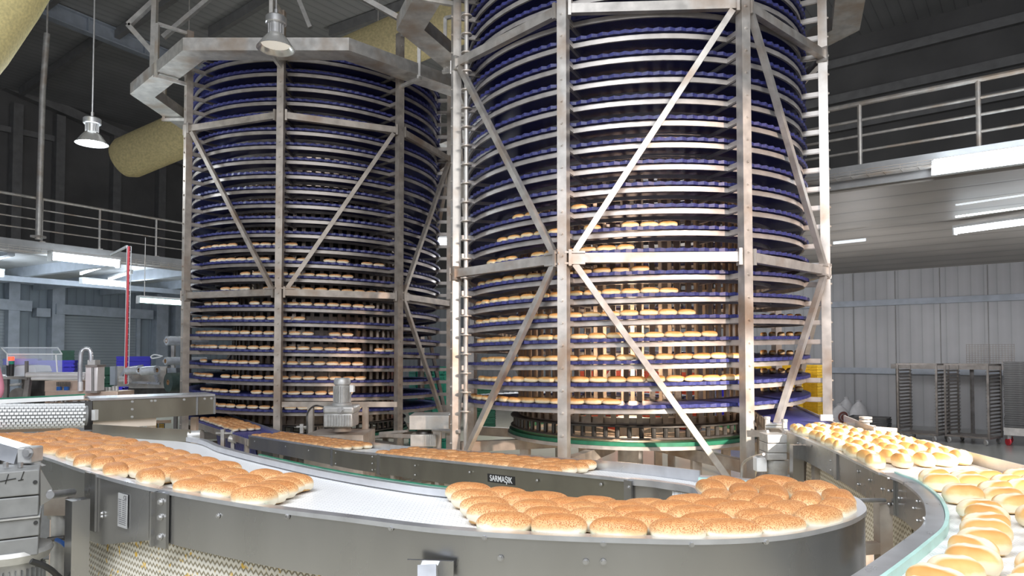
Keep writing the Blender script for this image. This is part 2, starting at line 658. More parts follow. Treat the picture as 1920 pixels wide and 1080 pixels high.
def lw(px, py, g=0):
    return wall_hit(px, py, PLW, NLW, g)


def rw(px, py, g=0):
    return wall_hit(px, py, PRW, NRW, g)


NIL = -NLW if NLW.dot(-PLW) < 0 else NLW      # into the room
NIR = -NRW if NRW.dot(-PRW) < 0 else NRW
struct('floor', MB().box((-2, 15, -.1), (64, 46, .2)), 'floor')
a, b = PLW - DL * 16 - NIL * .1, CORNER - NIL * .1
struct('wall_left', MB().bar(a + V((0, 0, 2.3)), b + V((0, 0, 2.3)), .2, 4.6), 'wallL')
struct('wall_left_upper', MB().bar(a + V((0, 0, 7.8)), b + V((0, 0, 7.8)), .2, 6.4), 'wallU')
a, b = CORNER - NIR * .1, PRW + DR * 16 - NIR * .1
struct('wall_right', MB().bar(a + V((0, 0, 2.4)), b + V((0, 0, 2.4)), .2, 4.8), 'wallR')
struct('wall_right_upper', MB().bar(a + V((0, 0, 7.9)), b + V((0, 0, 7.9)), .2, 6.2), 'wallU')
struct('ceiling', MB().box((-2, 17, 11.1), (64, 40, .2)), 'roofm')
TN = [0]


def trim(p, q, w, h, mat, up=V((0, 0, 1))):
    TN[0] += 1
    return struct('trim_%d' % TN[0], MB().bar(p, q, w, h, up), mat)


# roof girders and purlins
p, q = hz(40, -2, 10.75), hz(345, 122, 10.75)
TN[0] += 1
d = (q - p).normalized()
g = MB()
for dz, w, h in ((0, .03, .42), (.2, .24, .04), (-.2, .24, .04)):
    g.bar(p - d * 3 + V((0, 0, dz)), q + d * 8 + V((0, 0, dz)), w, h)
for k in range(9):
    g.bar(p + d * (k * 1.6) + V((0, 0, -.2)), p + d * (k * 1.6) + V((0, 0, .2)), .2, .03, d)
struct('trim_1', g, 'mezz')
for (x0, y0, x1, y1) in ((40, 172, 200, 62), (210, 70, 330, -10), (395, 62, 520, -14), (-20, 90, 110, -10), (620, 60, 900, -40)):
    trim(hz(x0, y0, 10.85), hz(x1, y1, 10.85), .14, .26, 'girt')
# eave beam and columns on the shutter wall
trim(lw(-60, 128, .2), lw(345, 305, .2), .3, .34, 'girt')
for px in (27, 108, 215, 300):
    b = lw(px, 400, .16)
    trim(V((b.x, b.y, 4.6)), V((b.x, b.y, 10.6)), .3, .3, 'girt', NIL)
for px, w in ((22, .34), (105, .42), (300, .5), (333, .4)):
    b = lw(px, 600, .2)
    trim(V((b.x, b.y, 0)), V((b.x, b.y, 4.35)), w, .36, 'mezz', NIL)
trim(lw(-40, 524, .1), lw(345, 551, .1), .2, .12, 'mezz')
trim(lw(-40, 232, .1), lw(110, 262, .1), .12, .2, 'girt')
# girts on the wall behind the racks
for y in (123, 189, 242):
    p = rw(1558, y, .08)
    trim(p - DR * 8, p + DR * 13, .16, .24, 'girt')
for y0 in (571.5, 694):
    p = rw(1560, y0, .05)
    trim(p - DR * 8, p + DR * 13, .1, .16, 'mezz')
for px in (1600, 1679, 1763, 1853):
    p = rw(px, 600, .006)
    trim(V((p.x, p.y, 0)), V((p.x, p.y, 4.2)), .018, .012, 'girt', NIR)

# roller shutters
for i, (xa, xb, ya, yb, hw) in enumerate(((112, 254, 590, 598, 1), (-70, 19, 577, 583, 1))):
    p, q = lw(xa, ya, .06), lw(xb, yb, .06)
    zt = (p.z + q.z) / 2
    dr = struct('door_%d' % (i + 1), MB().bar(V((p.x, p.y, zt / 2)), V((q.x, q.y, zt / 2)), .06, zt), 'shutter')
    dr['_w'] = (0, 0, 0)
    m = MB().bar(p - DL * .3 + V((0, 0, .18)) + NIL * .2, q + DL * .5 + V((0, 0, .18)) + NIL * .2, .42, .36)
    struct('shutter_housing', m, 'mezz', dr)
    m = MB()
    for e in (p - DL * .08, q + DL * .08):
        m.bar(V((e.x, e.y, 0)) + NIL * .05, V((e.x, e.y, zt)) + NIL * .05, .14, .12, NIL)
    struct('guide_rail', m, 'mezz', dr)
    m = MB().box((q + DL * .9 + V((0, 0, -.02)) + NIL * .2), (.45, .3, .3), DL)
    struct('drive_box', m, 'mezz', dr)

# mezzanine on the shutter side
EA = hz(80, 454, 4.55)
TL = [-9, 11]
far = lambda t: (EA + DL * t) + (-NIL) * ((EA - PLW).dot(NIL) - .02)
A0, A1 = EA + DL * TL[0], EA + DL * TL[1]
m = MB().prism([A0, A1, far(TL[1]), far(TL[0])], (0, 0, -.10))
struct('trim_90', m, 'slabm')
trim(A0 + V((0, 0, -.16)) - NIL * .05, A1 + V((0, 0, -.16)) - NIL * .05, .1, .32, 'slabm')
depthL = (EA - PLW).dot(NIL)
for k in range(8):
    s = EA + DL * (-7.5 + 2.3 * k) + V((0, 0, -.24))
    trim(s - NIL * .1, s - NIL * (depthL - .1), .16, .28, 'mezz')
s = EA - NIL * (depthL * .52) + V((0, 0, -.45))
trim(s + DL * TL[0], s + DL * TL[1], .16, .16, 'mezz')


def guardrail(label, p, d, posts, h, bars, L0, L1, r=.03):
    t = thing('guardrail', label, 'railing', p)
    up = V((0, 0, 1))
    for i, zz in enumerate([h] + bars):
        MB().cyl(p + d * L0 + up * zz, p + d * L1 + up * zz, r * (1.15 if i == 0 else .62), 10).build('rail', 'galv', t)
    for x in posts:
        m = MB().cyl(p + d * x, p + d * x + up * h, r, 10)
        m.box(p + d * x + up * .01, (.12, .12, .02), d)
        m.build('post', 'galv', t)
    return t


P0 = EA - NIL * .06
tt = [0]
for px, py in ((201, 465.6), (307, 479)):
    w = hz(px, py, 4.55)
    tt.append((w - EA).dot(DL))
guardrail('grey tube guardrail on the mezzanine above the roller shutters', P0, DL, [tt[0] - 2.2, tt[0] - 4.4] + tt + [tt[2] + 1.9, tt[2] + 3.9], 1.02, [.76, .52, .28], -6, 9)
# mezzanine on the rack side
RA, RB = hz(1611, 313, 4.8), hz(1835, 279, 4.8)
DM = (RB - RA).normalized()
NM = V((DM.y, -DM.x, 0))
NM = NM if NM.dot(-RA) > 0 else -NM
E0, E1 = RA - DM * 4.5, RA + DM * 9
W0, W1 = PRW - DR * 9.5 + NIR * .01, PRW + DR * 9 + NIR * .01
up = V((0, 0, 1))
m = MB()
lo = [E0 + up * -.36, E1 + up * -.36, V((W1.x, W1.y, 4.22)), V((W0.x, W0.y, 4.22))]
hi = [E0, E1, V((W1.x, W1.y, 4.8)), V((W0.x, W0.y, 4.8))]
m.add(lo + hi, [(0, 1, 2, 3), (7, 6, 5, 4), (0, 4, 5, 1), (1, 5, 6, 2), (2, 6, 7, 3), (3, 7, 4, 0)])
struct('ceiling_mezzanine', m, 'ceilm')
trim(E0 + NM * .04 + up * -.15, E1 + NM * .04 + up * -.15, .08, .34, 'slabm')
tr = (RB - RA).length
guardrail('grey tube guardrail on the mezzanine over the tray racks', RA - NM * .08, DM, [-tr, 0, tr, 2 * tr], 1.0, [.74, .50, .26], -3.6, 7, .034)

# wire cable trays hanging along both mezzanine edges


def wire_tray(label, p, q, n, w=.3, h=.1):
    d = (q - p).normalized()
    L = (q - p).length
    m = MB()
    for k in range(5):
        m.bar(p + n * (w * k / 4), q + n * (w * k / 4), .008, .008)
    for z in (h / 2, h):
        m.bar(p + up * z, q + up * z, .008, .008)
        m.bar(p + n * w + up * z, q + n * w + up * z, .008, .008)
    k = 0
    while k < L:
        c = p + d * k
        m.bar(c, c + n * w, .007, .007)
        m.bar(c, c + up * h, .007, .007, d)
        m.bar(c + n * w, c + n * w + up * h, .007, .007, d)
        k += .22
    return solo('wire_cable_tray', m, 'galv', label, 'cable tray')


s = EA + up * -.30 + NIL * .06
wire_tray('wire mesh cable tray under the guardrail beside the roller shutters', s - DL * 7, s + DL * 8, NIL)
s = RA + up * -.20 + NM * .1
wire_tray('wire mesh cable tray along the mezzanine edge over the tray racks', s - DM * 3.8, s + DM * 7, NM, .22, .07)


def tube_light(label, p, q, r, glow='tubeglow', housing=True, group=None):
    t = thing('tube_light', label, 'light', (p + q) / 2, group)
    d = (q - p).normalized()
    MB().cyl(p + d * .03, q - d * .03, r, 10).build('tube', glow, t)
    if housing:
        m = MB().bar(p + up * (r + .025), q + up * (r + .025), r * 3.2, .05)
        for e in (p, q):
            m.bar(e - d * .015 + up * .0, e + d * .015, r * 2.4, r * 2.6)
        m.build('housing', 'paint', t)
    return t


# lights of the shutter side
s0 = EA + up * -.36 + NIL * .38
ta = (hz(110, 478, s0.z) - s0).dot(DL)
tb = (hz(240, 492, s0.z) - s0).dot(DL)
tube_light('glaring tube light along the mezzanine edge beside the cable ladder', s0 + DL * ta, s0 + DL * tb, .085)
tube_light('white tube light under the mezzanine, just under the glaring edge light', hz(152, 527, 4.0), hz(238, 535, 4.0), .06)
tube_light('slanting tube light on a joist, above the tube light by the shutter', hz(152, 513, 4.22), hz(212, 494, 4.22), .03)
tube_light('short slanting tube light crossing behind the cable ladder', hz(205, 524, 4.18), hz(246, 511, 4.18), .03)
tube_light('tube light at the picture edge beneath the shutter side mezzanine', hz(-40, 508, 4.1), hz(3, 513, 4.1), .07)
tube_light('thin tube light at the picture edge under the wire tray', hz(-30, 492, 4.2), hz(22, 478, 4.2), .03)
p, q = at(259, 563, 14.5), at(352, 569, 15.4)
t = tube_light('hanging tube light with teal edges beside the far spiral', p, q, .05)
d = (q - p).normalized()
m = MB()
for e in (.12, .9):
    c = p + (q - p) * e
    m.cyl(c + up * .08, V((c.x, c.y, 4.4)), .008, 6)
m.build('wire', 'galv', t)
m = MB()
sd = V((d.y, -d.x, 0))
for k in (-1, 1):
    m.bar(p + sd * .06 + up * .058 * k, q + sd * .06 + up * .058 * k, .10, .014)
    m.build('side_trim', 'teal', t)
    m = MB()
# lights of the rack side
f = NM
p, q = RA + DM * 0, RA
t0 = (hz(1752, 322, 4.52) - RA).dot(DM)
s = RA + NM * .22 + up * -.22
t = thing('strip_light', 'big glaring strip light on the mezzanine edge over the tray racks', 'light', s + DM * (t0 + 1))
MB().bar(s + DM * t0, s + DM * (t0 + 2.6), .20, .08, NM + up * .3).build('diffuser', 'tubeglow', t)
MB().bar(s + DM * (t0 - .04) - NM * .08, s + DM * (t0 + 2.64) - NM * .08, .24, .05, NM + up * .3).build('housing', 'paint', t)
tube_light('brightest tube light on the ceiling over the tray racks', hz(1790, 434, 4.18), hz(1960, 411, 4.18), .05)
tube_light('thin lit tube light between two others on the rack side ceiling', hz(1788, 407, 4.2), hz(1960, 384, 4.2), .014, housing=False)
tube_light('faint tube light on the rack side ceiling next to the mezzanine edge', hz(1788, 385, 4.24), hz(1960, 360, 4.24), .014, 'tubedim', False)
tube_light('unlit tube light on the rack side ceiling beside the near spiral', hz(1560, 456, 4.16), hz(1626, 449, 4.16), .03, 'tubedim', False)
tube_light('bright tube light seen through the gap between the two spirals', at(806, 457, 19), at(850, 455, 19.2), .12)


# pendant lamps
def pendant(label, c, r, ceil_z, glow):
    """c: centre of the shade's open rim"""
    t = thing('pendant_lamp', label, 'lamp', c)
    m = MB().lathe([(r, 0), (r * .96, .05 * r), (r * .62, .55 * r), (r * .42, .78 * r), (r * .40, .80 * r), (r * .60, .53 * r), (r * .93, .03 * r), (r, 0)], c, 32)
    shade = m.build('lamp_shade', 'lampin', t)
    m = MB()
    for k in range(14):
        a = 2 * PI * k / 14
        m.box(c + V((math.cos(a) * r * .36, math.sin(a) * r * .36, r * 1.05)), (.02, .05 * r, .55 * r), (math.cos(a), math.sin(a), 0))
    m.lathe([(0, .78 * r), (r * .34, .78 * r), (r * .34, 1.34 * r), (0, 1.34 * r)], c, 20)
    m.build('cooling_fins', 'lampmetal', t)
    MB().lathe([(0, 1.34 * r), (r * .5, 1.34 * r), (r * .54, 1.38 * r), (r * .54, 1.70 * r), (r * .48, 1.76 * r), (0, 1.76 * r)], c, 24).build('housing', 'lampmetal', t)
    MB().lathe([(0, .30 * r), (r * .74, .30 * r), (r * .74, .26 * r), (0, .26 * r)], c, 24).build('lens', glow, shade)
    m = MB().cyl(c + up * 1.7 * r, c + up * 2.15 * r, r * .1, 8)
    m.cyl(c + up * 2.0 * r, V((c.x, c.y, ceil_z)), .012, 6)
    m.build('cord', 'lampmetal', t)


pendant('lit pendant lamp hanging beside the guardrail of the shutter side mezzanine', at(172, 270, 10.4), .225, 11, 'lampglow')
pendant('dull pendant lamp hanging in front of the far spiral', at(517, 92, 8.6), .235, 11, 'lampdim')

# fabric ducts, each slung from the roof


def hang_duct(label, m, mat, p, q, fr, r):
    t = thing('air_duct', label, 'duct', (p + q) / 2)
    m.build('duct_body', mat, t)
    for f_ in fr:
        c = p + (q - p) * f_
        if c.z + r < 10.9:
            MB().cyl(c + up * (r - .05), V((c.x, c.y, 11)), .015, 6).build('hanger', 'galv', t)


p, q = at(228, 301, 16.8), at(880, 22, 15.6)
m = MB().tube([p, p + (q - p) * .02, p + (q - p) * .5, q], [.42, .5, .55, .6], 28)
hang_duct('ochre fabric air duct running behind both spirals', m, 'duct', p, q, (.2, .75), .55)
p, q = at(-60, 75, 8.2), at(58, -75, 8.6)
m = MB().tube([p - (q - p) * .5, p, p + (q - p) * .55, q], [.42, .44, .41, .36], 28)
hang_duct('pale yellow fabric air duct by the hanging pipe', m, 'paleduct', p, q, (.1, .45), .43)

# pipe dropping from the roof to the mezzanine
p = hz(70, 448, 4.57)
m = MB().tube([V((p.x + .02, p.y, 4.56)), V((p.x + .05, p.y, 8)), V((p.x + .12, p.y, 9.35))], .065, 12)
m.tube([V((p.x + .12, p.y, 9.3)), V((p.x + .13, p.y, 11))], .02, 8)
m.box((p.x + .02, p.y, 4.62), (.24, .2, .05))
solo('vertical_pipe', m, 'galv', 'grey vertical pipe dropping from the roof to the guardrail', 'pipe')

# cable ladder beside the shutter
t = thing('cable_ladder', 'vertical wire cable ladder with a red cable before the roller shutter', 'cable ladder', at(236, 700, 12.5))
p0, p1 = at(233, 720, 12.5), at(238.5, 462, 12.5)
for off in (0, .075):
    MB().bar(p0 + V((off, 0, 0)), p1 + V((off, 0, 0)), .01, .01, V((0, 1, 0))).build('side_wire', 'paint', t)
m = MB()
for k in range(26):
    c = p0 + (p1 - p0) * (k / 25)
    m.bar(c, c + V((.075, 0, 0)), .007, .007)
m.build('rung', 'paint', t)
MB().tube([p0 + V((.028, 0, 0)), p1 + V((.03, 0, 0))], .02, 8).build('red_cable', 'red', t)['label'] = 'red cable'
MB().bar(p1, at(208, 478, 13.4), .03, .04).build('top_arm', 'paint', t)
# roof-hung steel frames around the far spiral's head
for lab, pts, dep in (
        ('square tube strut hanging from the roof by the far spiral tray', [(292, -40), (287, 128)], 10.6),
        ('bent square tube hanger beside the roof girder', [(300, -8), (241, 47), (290, 102)], 10.9),
        ('slanting square tube strut above the far spiral tray', [(425, -30), (306, 70)], 12.0),
        ('long slanting square tube strut above the far spiral head', [(650, -20), (748, 34)], 10.0),
        ('short slanting strut over the pendant lamp', [(556, -12), (582, 52)], 12.6)):
    m = MB()
    P = [at(x, y, dep) for x, y in pts]
    for u, v in zip(P, P[1:]):
        m.bar(u, v, .075, .075)
    e = P[0]
    if pts[0][1] > -60:
        m.bar(e, V((e.x, e.y, 11)), .06, .06)
    solo('roof_strut', m, 'galv', lab, 'strut')

# ------------------------------------------------------------------ spiral coolers
PITCHT = .22
RB_ = 2.12     # belt outer radius
RI_ = 1.50


def spiral(name, label, c, rot, hand, hB, n_tier, a_exit, drum_z, zlow, ztop, beams, swaps, lowers, tilt, solid_drum, seg=240):
    """hand=+1: height grows with the angle.  hB(a): height of tier 0 at angle a (0 = towards the camera, growing to +x)."""
    cx, cy = c
    t = thing(name, label, 'spiral conveyor', (cx, cy, 0))
    R = 2.3075

    def P(a, r, z):
        return V((cx + r * math.sin(a), cy - r * math.cos(a), z))
    # posts
    for k in range(8):
        a = rot + math.radians(-67.5 + 45 * k)
        o = P(a, R, 0)
        rad = V((math.sin(a), -math.cos(a), 0))
        tan = V((math.cos(a), math.sin(a), 0))
        m = MB().box(o + V((0, 0, ztop / 2)), (.098, .098, ztop), tan, rad)
        m.box(o + V((0, 0, .008)), (.2, .2, .016), tan, rad)
        zz = hB(a) - .22 * 12
        while zz < ztop - .1:
            if zz > .5:
                bolt(m, o + rad * .049 + V((0, 0, zz)), rad, .011, .016)
            zz += PITCHT
        m.build('post', 'darktube' if solid_drum else 'tube', t)
    # ring beams and their clamps
    for zb in beams:
        for k in range(8):
            a0, a1 = rot + math.radians(-67.5 + 45 * k), rot + math.radians(-22.5 + 45 * k)
            p, q = P(a0, R + .02, zb), P(a1, R + .02, zb)
            d = (q - p).normalized()
            m = MB().bar(p + d * .055, q - d * .055, .07, .095)
            for e in (p + d * .07, q - d * .07):
                m.box(e, (.03, .12, .16), d)
            m.build('ring_beam', 'tube' if k in (0, 1, 2, 3, 7) and not solid_drum else 'darktube', t)
    # K braces: they run from the upper beam at every other post to the lower beam at the posts between, and on to the foot
    for k in range(8):
        a0, a1 = rot + math.radians(-67.5 + 45 * k), rot + math.radians(-22.5 + 45 * k)
        p, q = P(a0, R + .03, 0), P(a1, R + .03, 0)
        if k in swaps:
            p, q = q, p
        d = (q - p).normalized()
        p, q = p + d * .12, q - d * .12
        m = MB().bar(p + V((0, 0, beams[1] - .06)), q + V((0, 0, beams[0] + .06)), .06, .06)
        m.box(q + V((0, 0, beams[0] + .055)), (.2, .08, .02), d)
        m.build('brace', 'darktube' if solid_drum else 'tube', t)
        if k in lowers:
            m = MB().bar(q + V((0, 0, beams[0] - .06)), p + V((0, 0, zlow)), .06, .06)
            m.box(q + V((0, 0, beams[0] - .055)), (.2, .08, .02), d)
            m.build('brace', 'darktube' if solid_drum else 'tube', t)
    # belt, tier rails
    za = lambda a: hB(0) + hand * PITCHT * a / (2 * PI)
    # angle range: from the exit upward
    a_end = a_exit + hand * 2 * PI * n_tier
    ns = int(seg * n_tier)
    z_exit = za(a_exit)
    belt, r1, r2 = MB(), MB(), MB()
    vs, fs, n = [], [], 6
    for i in range(ns + 1):
        a = a_exit + (a_end - a_exit) * i / ns
        z = za(a) + .045
        ro = RB_ + (.012 if i % 2 else -.004)
        zt = z + (.022 if i % 2 else .016)
        vs += [P(a, RI_, z), P(a, RI_, z + .016), P(a, RB_ - .05, z + .016), P(a, ro, zt), P(a, ro, z - .014), P(a, RB_ - .05, z)]
    for i in range(ns):
        for k in range(n):
            k2 = (k + 1) % n
            fs.append((i * n + k, i * n + k2, (i + 1) * n + k2, (i + 1) * n + k))
    belt.add(vs, fs)
    belt.build('spiral_belt', 'blue', t, 0)
    for name_, ra, hh in (('outer_rail', 2.07, .05), ('inner_rail', 1.70, .04)):
        vs, fs = [], []
        nn = int(72 * n_tier)
        for i in range(nn + 1):
            a = a_exit + (a_end - a_exit) * i / nn
            z = za(a)
            vs += [P(a, ra - .012, z - hh / 2), P(a, ra - .012, z + hh / 2), P(a, ra + .012, z + hh / 2), P(a, ra + .012, z - hh / 2)]
        for i in range(nn):
            for k in range(4):
                k2 = (k + 1) % 4
                fs.append((i * 4 + k, i * 4 + k2, (i + 1) * 4 + k2, (i + 1) * 4 + k))
        MB().add(vs, fs).build(name_, 'darkrail' if solid_drum else 'rail', t)
    # tier brackets
    bm = MB()
    bm.box((0, -(2.26 + 1.55) / 2, -.012), (.026, 2.26 - 1.55, .035))
    bm.box((0, -2.17, .002), (.045, .18, .05))
    master = None
    rest = MB()
    cnt = 0
    lo_, hi_ = min(z_exit, za(a_end)), max(z_exit, za(a_end))
    for k in (3, 2, 1, 4, 0, 5, 6, 7):
        a = rot + math.radians(-67.5 + 45 * k)
        base = za(a)
        j0 = math.ceil((lo_ - base) / PITCHT)
        for j in range(j0, j0 + n_tier + 1):
            z = base + j * PITCHT
            if z > hi_ or z > ztop - .05:
                break
            if k in (1, 2, 3, 4) and cnt < 100:
                if master is None:
                    master = bm.build('tier_bracket', 'darkrail' if solid_drum else 'rail', t)
                    master.data.transform(Matrix.Translation(V((cx, cy, 0))))
                    o = master
                else:
                    o = master.copy()
                    COL.objects.link(o)
                    o.parent = t
                o.location = (0, 0, z)
                o.rotation_euler = (0, 0, a)
                cnt += 1
            else:
                rad = V((math.sin(a), -math.cos(a), 0))
                rest.box(P(a, 1.905, z - .012), (.71, .026, .035), rad)
                rest.box(P(a, 2.17, z + .002), (.18, .045, .05), rad)
    ro = rest.build('tier_brackets_behind', 'darkrail' if solid_drum else 'rail', t)
    ro['kind'] = 'stuff'
    # drum of upright bars
    zd1 = ztop - .3
    nb = 64
    m0 = MB().box((0, -1.42, (drum_z + zd1) / 2), (.058, .03, zd1 - drum_z))
    mast = m0.build('drum_bar', 'drum', t)
    mast.data.transform(Matrix.Translation(V((cx, cy, 0))))
    for k in range(nb):
        if k:
            o = mast.copy()
            COL.objects.link(o)
            o.parent = t
        else:
            o = mast
        o.rotation_euler = (0, 0, 2 * PI * k / nb)
    for zz in [drum_z + .02, drum_z + 1.6, drum_z + 3.2, drum_z + 4.8, zd1]:
        MB().lathe([(1.36, zz - .04), (1.40, zz - .04), (1.40, zz + .04), (1.36, zz + .04), (1.36, zz - .04)], (cx, cy, 0), 64).build('drum_ring', 'drum', t)
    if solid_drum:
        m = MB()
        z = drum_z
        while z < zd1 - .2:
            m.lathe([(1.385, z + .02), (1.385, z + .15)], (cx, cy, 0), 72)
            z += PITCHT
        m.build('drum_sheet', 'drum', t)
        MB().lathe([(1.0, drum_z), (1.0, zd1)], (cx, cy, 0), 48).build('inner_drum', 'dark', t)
    # roller chain, slewing ring and base
    m = MB()
    for k in range(72):
        a = 2 * PI * k / 72
        m.cyl(P(a, 1.47, drum_z - .14), P(a, 1.47, drum_z - .03), .026, 8)
    for zz in (drum_z - .15, drum_z - .025):
        m.lathe([(1.41, zz - .008), (1.53, zz - .008), (1.53, zz + .008), (1.41, zz + .008), (1.41, zz - .008)], (cx, cy, 0), 72)
    m.build('drive_chain', 'dark', t)
    MB().lathe([(1.36, drum_z - .23), (1.55, drum_z - .23), (1.55, drum_z - .19), (1.36, drum_z - .19), (1.36, drum_z - .23)], (cx, cy, 0), 72).build('guide_ring', 'green', t)
    MB().lathe([(1.32, drum_z - .27), (1.57, drum_z - .27), (1.57, drum_z - .232), (1.32, drum_z - .232), (1.32, drum_z - .27)], (cx, cy, 0), 72).build('slewing_ring', 'tube', t)
    MB().cyl(P(0, 0, 0), P(0, 0, drum_z - .05), .16, 24).build('column', 'tube', t)
    zb = drum_z - .34
    for k in range(4):
        a = rot + math.radians(-67.5 + 45 * k)
        m = MB().bar(P(a, R - .06, zb), P(a + PI, R - .06, zb), .09, .12)
        m.build('base_beam', 'darktube', t)
        for s in (0, PI):
            MB().bar(P(a + s, 1.45, 0), P(a + s, 1.45, zb - .06), .1, .1, V((1, 0, 0))).build('base_leg', 'darktube', t)
    # tray ring round the head
    zr = 6.16
    for k in range(8):
        a0, a1 = tilt + math.radians(-22.5 + 45 * k), tilt + math.radians(22.5 + 45 * k)
        q = []
        for r, z in ((2.66, .18), (2.66, 0), (3.02, 0), (3.02, .18), (3.005, .18), (3.005, .012), (2.675, .012), (2.675, .18)):
            q.append((r, z))
        vs = [P(a0, r, zr + z) for r, z in q] + [P(a1, r, zr + z) for r, z in q]
        m = MB().add(vs, [(i, (i + 1) % 8, 8 + (i + 1) % 8, 8 + i) for i in range(8)] + [tuple(range(8))[::-1], tuple(range(8, 16))])
        m.build('head_tray', 'galv', t)
    for k in range(8):
        a = rot + math.radians(-67.5 + 45 * k)
        m = MB().bar(P(a, R, zr - .05), P(a, 2.82, zr - .05), .045, .05)
        m.bar(P(a, 2.78, zr - .05), P(a, 2.78, zr + .75), .05, .05, V((1, 0, 0)))
        m.bar(P(a, R, zr + .75), P(a, 2.78, zr + .75), .045, .045)
        m.build('tray_hanger', 'galv', t)
    return t, P, za, z_exit


NEAR_C, NEAR_ROT = (1.514, 8.903), -.0567
FAR_C, FAR_ROT = (-3.425, 12.293), .0249 + math.radians(22.5)
A_B = NEAR_ROT - math.radians(22.5)
hN = lambda a: 1.95 + .22 * (.338 - 3) + .22 * (a - A_B) / (2 * PI)
near_t, NP, nz_, near_exit = spiral('spiral_cooler', 'nearer tall spiral cooler with pale steel posts and blue belt tiers', NEAR_C, NEAR_ROT, 1, hN, 26, -1.5 * PI, 1.19, .62, 7.1, (2.885, 5.375), (1, 3, 5, 7), range(8), math.radians(22.5), False)
hF = lambda a: 1.95 + .22 * (.923 - 5) - .22 * (a - .0249) / (2 * PI)
far_t, FP, fz_, far_exit = spiral('spiral_cooler', 'farther dim spiral cooler behind the pendant lamp, with blue belt tiers', FAR_C, FAR_ROT, -1, hF, 26, math.radians(308), .84, .55, 6.95, (2.83, 5.41), (1, 2, 4, 6), range(2, 8), 0, True)

# upright lead pole with discs, beside the first post of the near spiral
c = at(873.5, 700, 8.0)
t = thing('guide_pole', 'grey upright pole strung with round discs by the near spiral', 'pole', (c.x, c.y, 0))
MB().cyl((c.x, c.y, 0), (c.x, c.y, 7.2), .026, 14).build('pole', 'galv', t)
zz = 1.95 - .22 * (40 / 35.2) + .02
k = 0
z = zz - .44
dm = MB().lathe([(.026, -.007), (.064, -.007), (.066, 0), (.064, .007), (.026, .007)], (c.x, c.y, 0), 20).build('disc', 'galv', t)
while z < 7.1:
    o = dm if k == 0 else dm.copy()
    if k:
        COL.objects.link(o)
        o.parent = t
    o.location = (0, 0, z)
    z += .22
    k += 1

# ------------------------------------------------------------------ conveyors
ZL = 1.31


def xy(p):
    return V((p.x, p.y, 0))


def onz(pts, z):
    out = []
    for p in pts:
        if len(p) == 2:
            out.append(hz(p[0], p[1], z))
        else:
            out.append(V((p[1], p[2], z)))
    return out


def plate_below(mb, pts, top, bot, thick=.004, side=1, cut0=0, cut1=0):
    mb.sweep(pts, [(0, top), (thick * side, top), (thick * side, bot), (0, bot)])


# ---- the bending conveyor in front
OUT = onz([('w', -3.95, 5.12), (75, 855), (160, 883), (280, 915), (480, 950), (650, 972), (820, 993), (1000, 1005), (1190, 1012), (1315, 1014), (1420, 1010), (1500, 1001), (1578, 983), (1612, 968), (1622, 955), (1610, 939), (1587, 928), (1558, 919), (1510, 911), (1440, 903), (1370, 897), (1312, 893)], ZL)
INN = onz([('w', -3.39, 5.62), (357, 822), (420, 841), (482, 857), (565, 876), (640, 891), (730, 906), (820, 918.5), (940, 930), ('w', .12, 2.97), ('w', .34, 2.88), ('w', .56, 2.88), ('w', .72, 2.95), ('w', .82, 3.06), (1307, 925), (1301, 919), (1287, 915), (1268, 912), (1252, 910), (1225, 906), (1200, 903.5), (1180, 902)], ZL)
OUTS, INNS = catmull(OUT, 6), catmull(INN, 6)
front_root = thing('curved_conveyor', 'wide white curved conveyor carrying seeded rolls across the front', 'conveyor', (-.2, 2.9, 0))


def inset(A, B, k, dz=0):
    return [a + (b - a).normalized() * k + V((0, 0, dz)) for a, b in zip(A, B)]


MB().loft(inset(OUTS, INNS, .035, -.028), inset(INNS, OUTS, .02, -.028), .02).build('belt', 'white', front_root)
# rim: a folded flange along the outside, white wear strip inside it
rim = MB()
rim.sweep(OUTS, [(-.004, .0), (-.004, .008), (.04, .008), (.04, 0)] if False else [(.006, -.012), (.006, .006), (-.042, .006), (-.042, -.012)])
rim.build('rim', 'lip', front_root)
m = MB().sweep(OUTS[24:], [(-.045, -.03), (-.045, .002), (-.056, .002), (-.056, -.03)])
m.build('wear_strip', 'teal', front_root)
m = MB()
NPL = 19
m.sweep(OUTS[NPL - 1:110], [(.0, -.235), (0, 0), (-.004, 0), (-.004, -.235)])
m.build('outer_plate', 'plate', front_root)
# the end plate with its slanted lower corner
e = OUTS[5:NPL + 1]
vs, fs = [], []
for i, p in enumerate(e):
    f = i / (len(e) - 1)
    drop = .36 if f < .62 else .36 - (f - .62) / .38 * .14
    if f < .12:
        drop = .20
    vs += [p, p - V((0, 0, drop))]
nn = len(vs)
t_ = (e[-1] - e[0]).normalized()
nr = V((-t_.y, t_.x, 0))
nr = nr if nr.y > 0 else -nr
vs += [v + nr * .005 for v in vs]
for i in range(len(e) - 1):
    a_ = i * 2
    fs += [(a_, a_ + 2, a_ + 3, a_ + 1), (nn + a_, nn + a_ + 1, nn + a_ + 3, nn + a_ + 2), (a_ + 1, a_ + 3, nn + a_ + 3, nn + a_ + 1)]
MB().add(vs, fs).build('end_plate', 'plate', front_root)
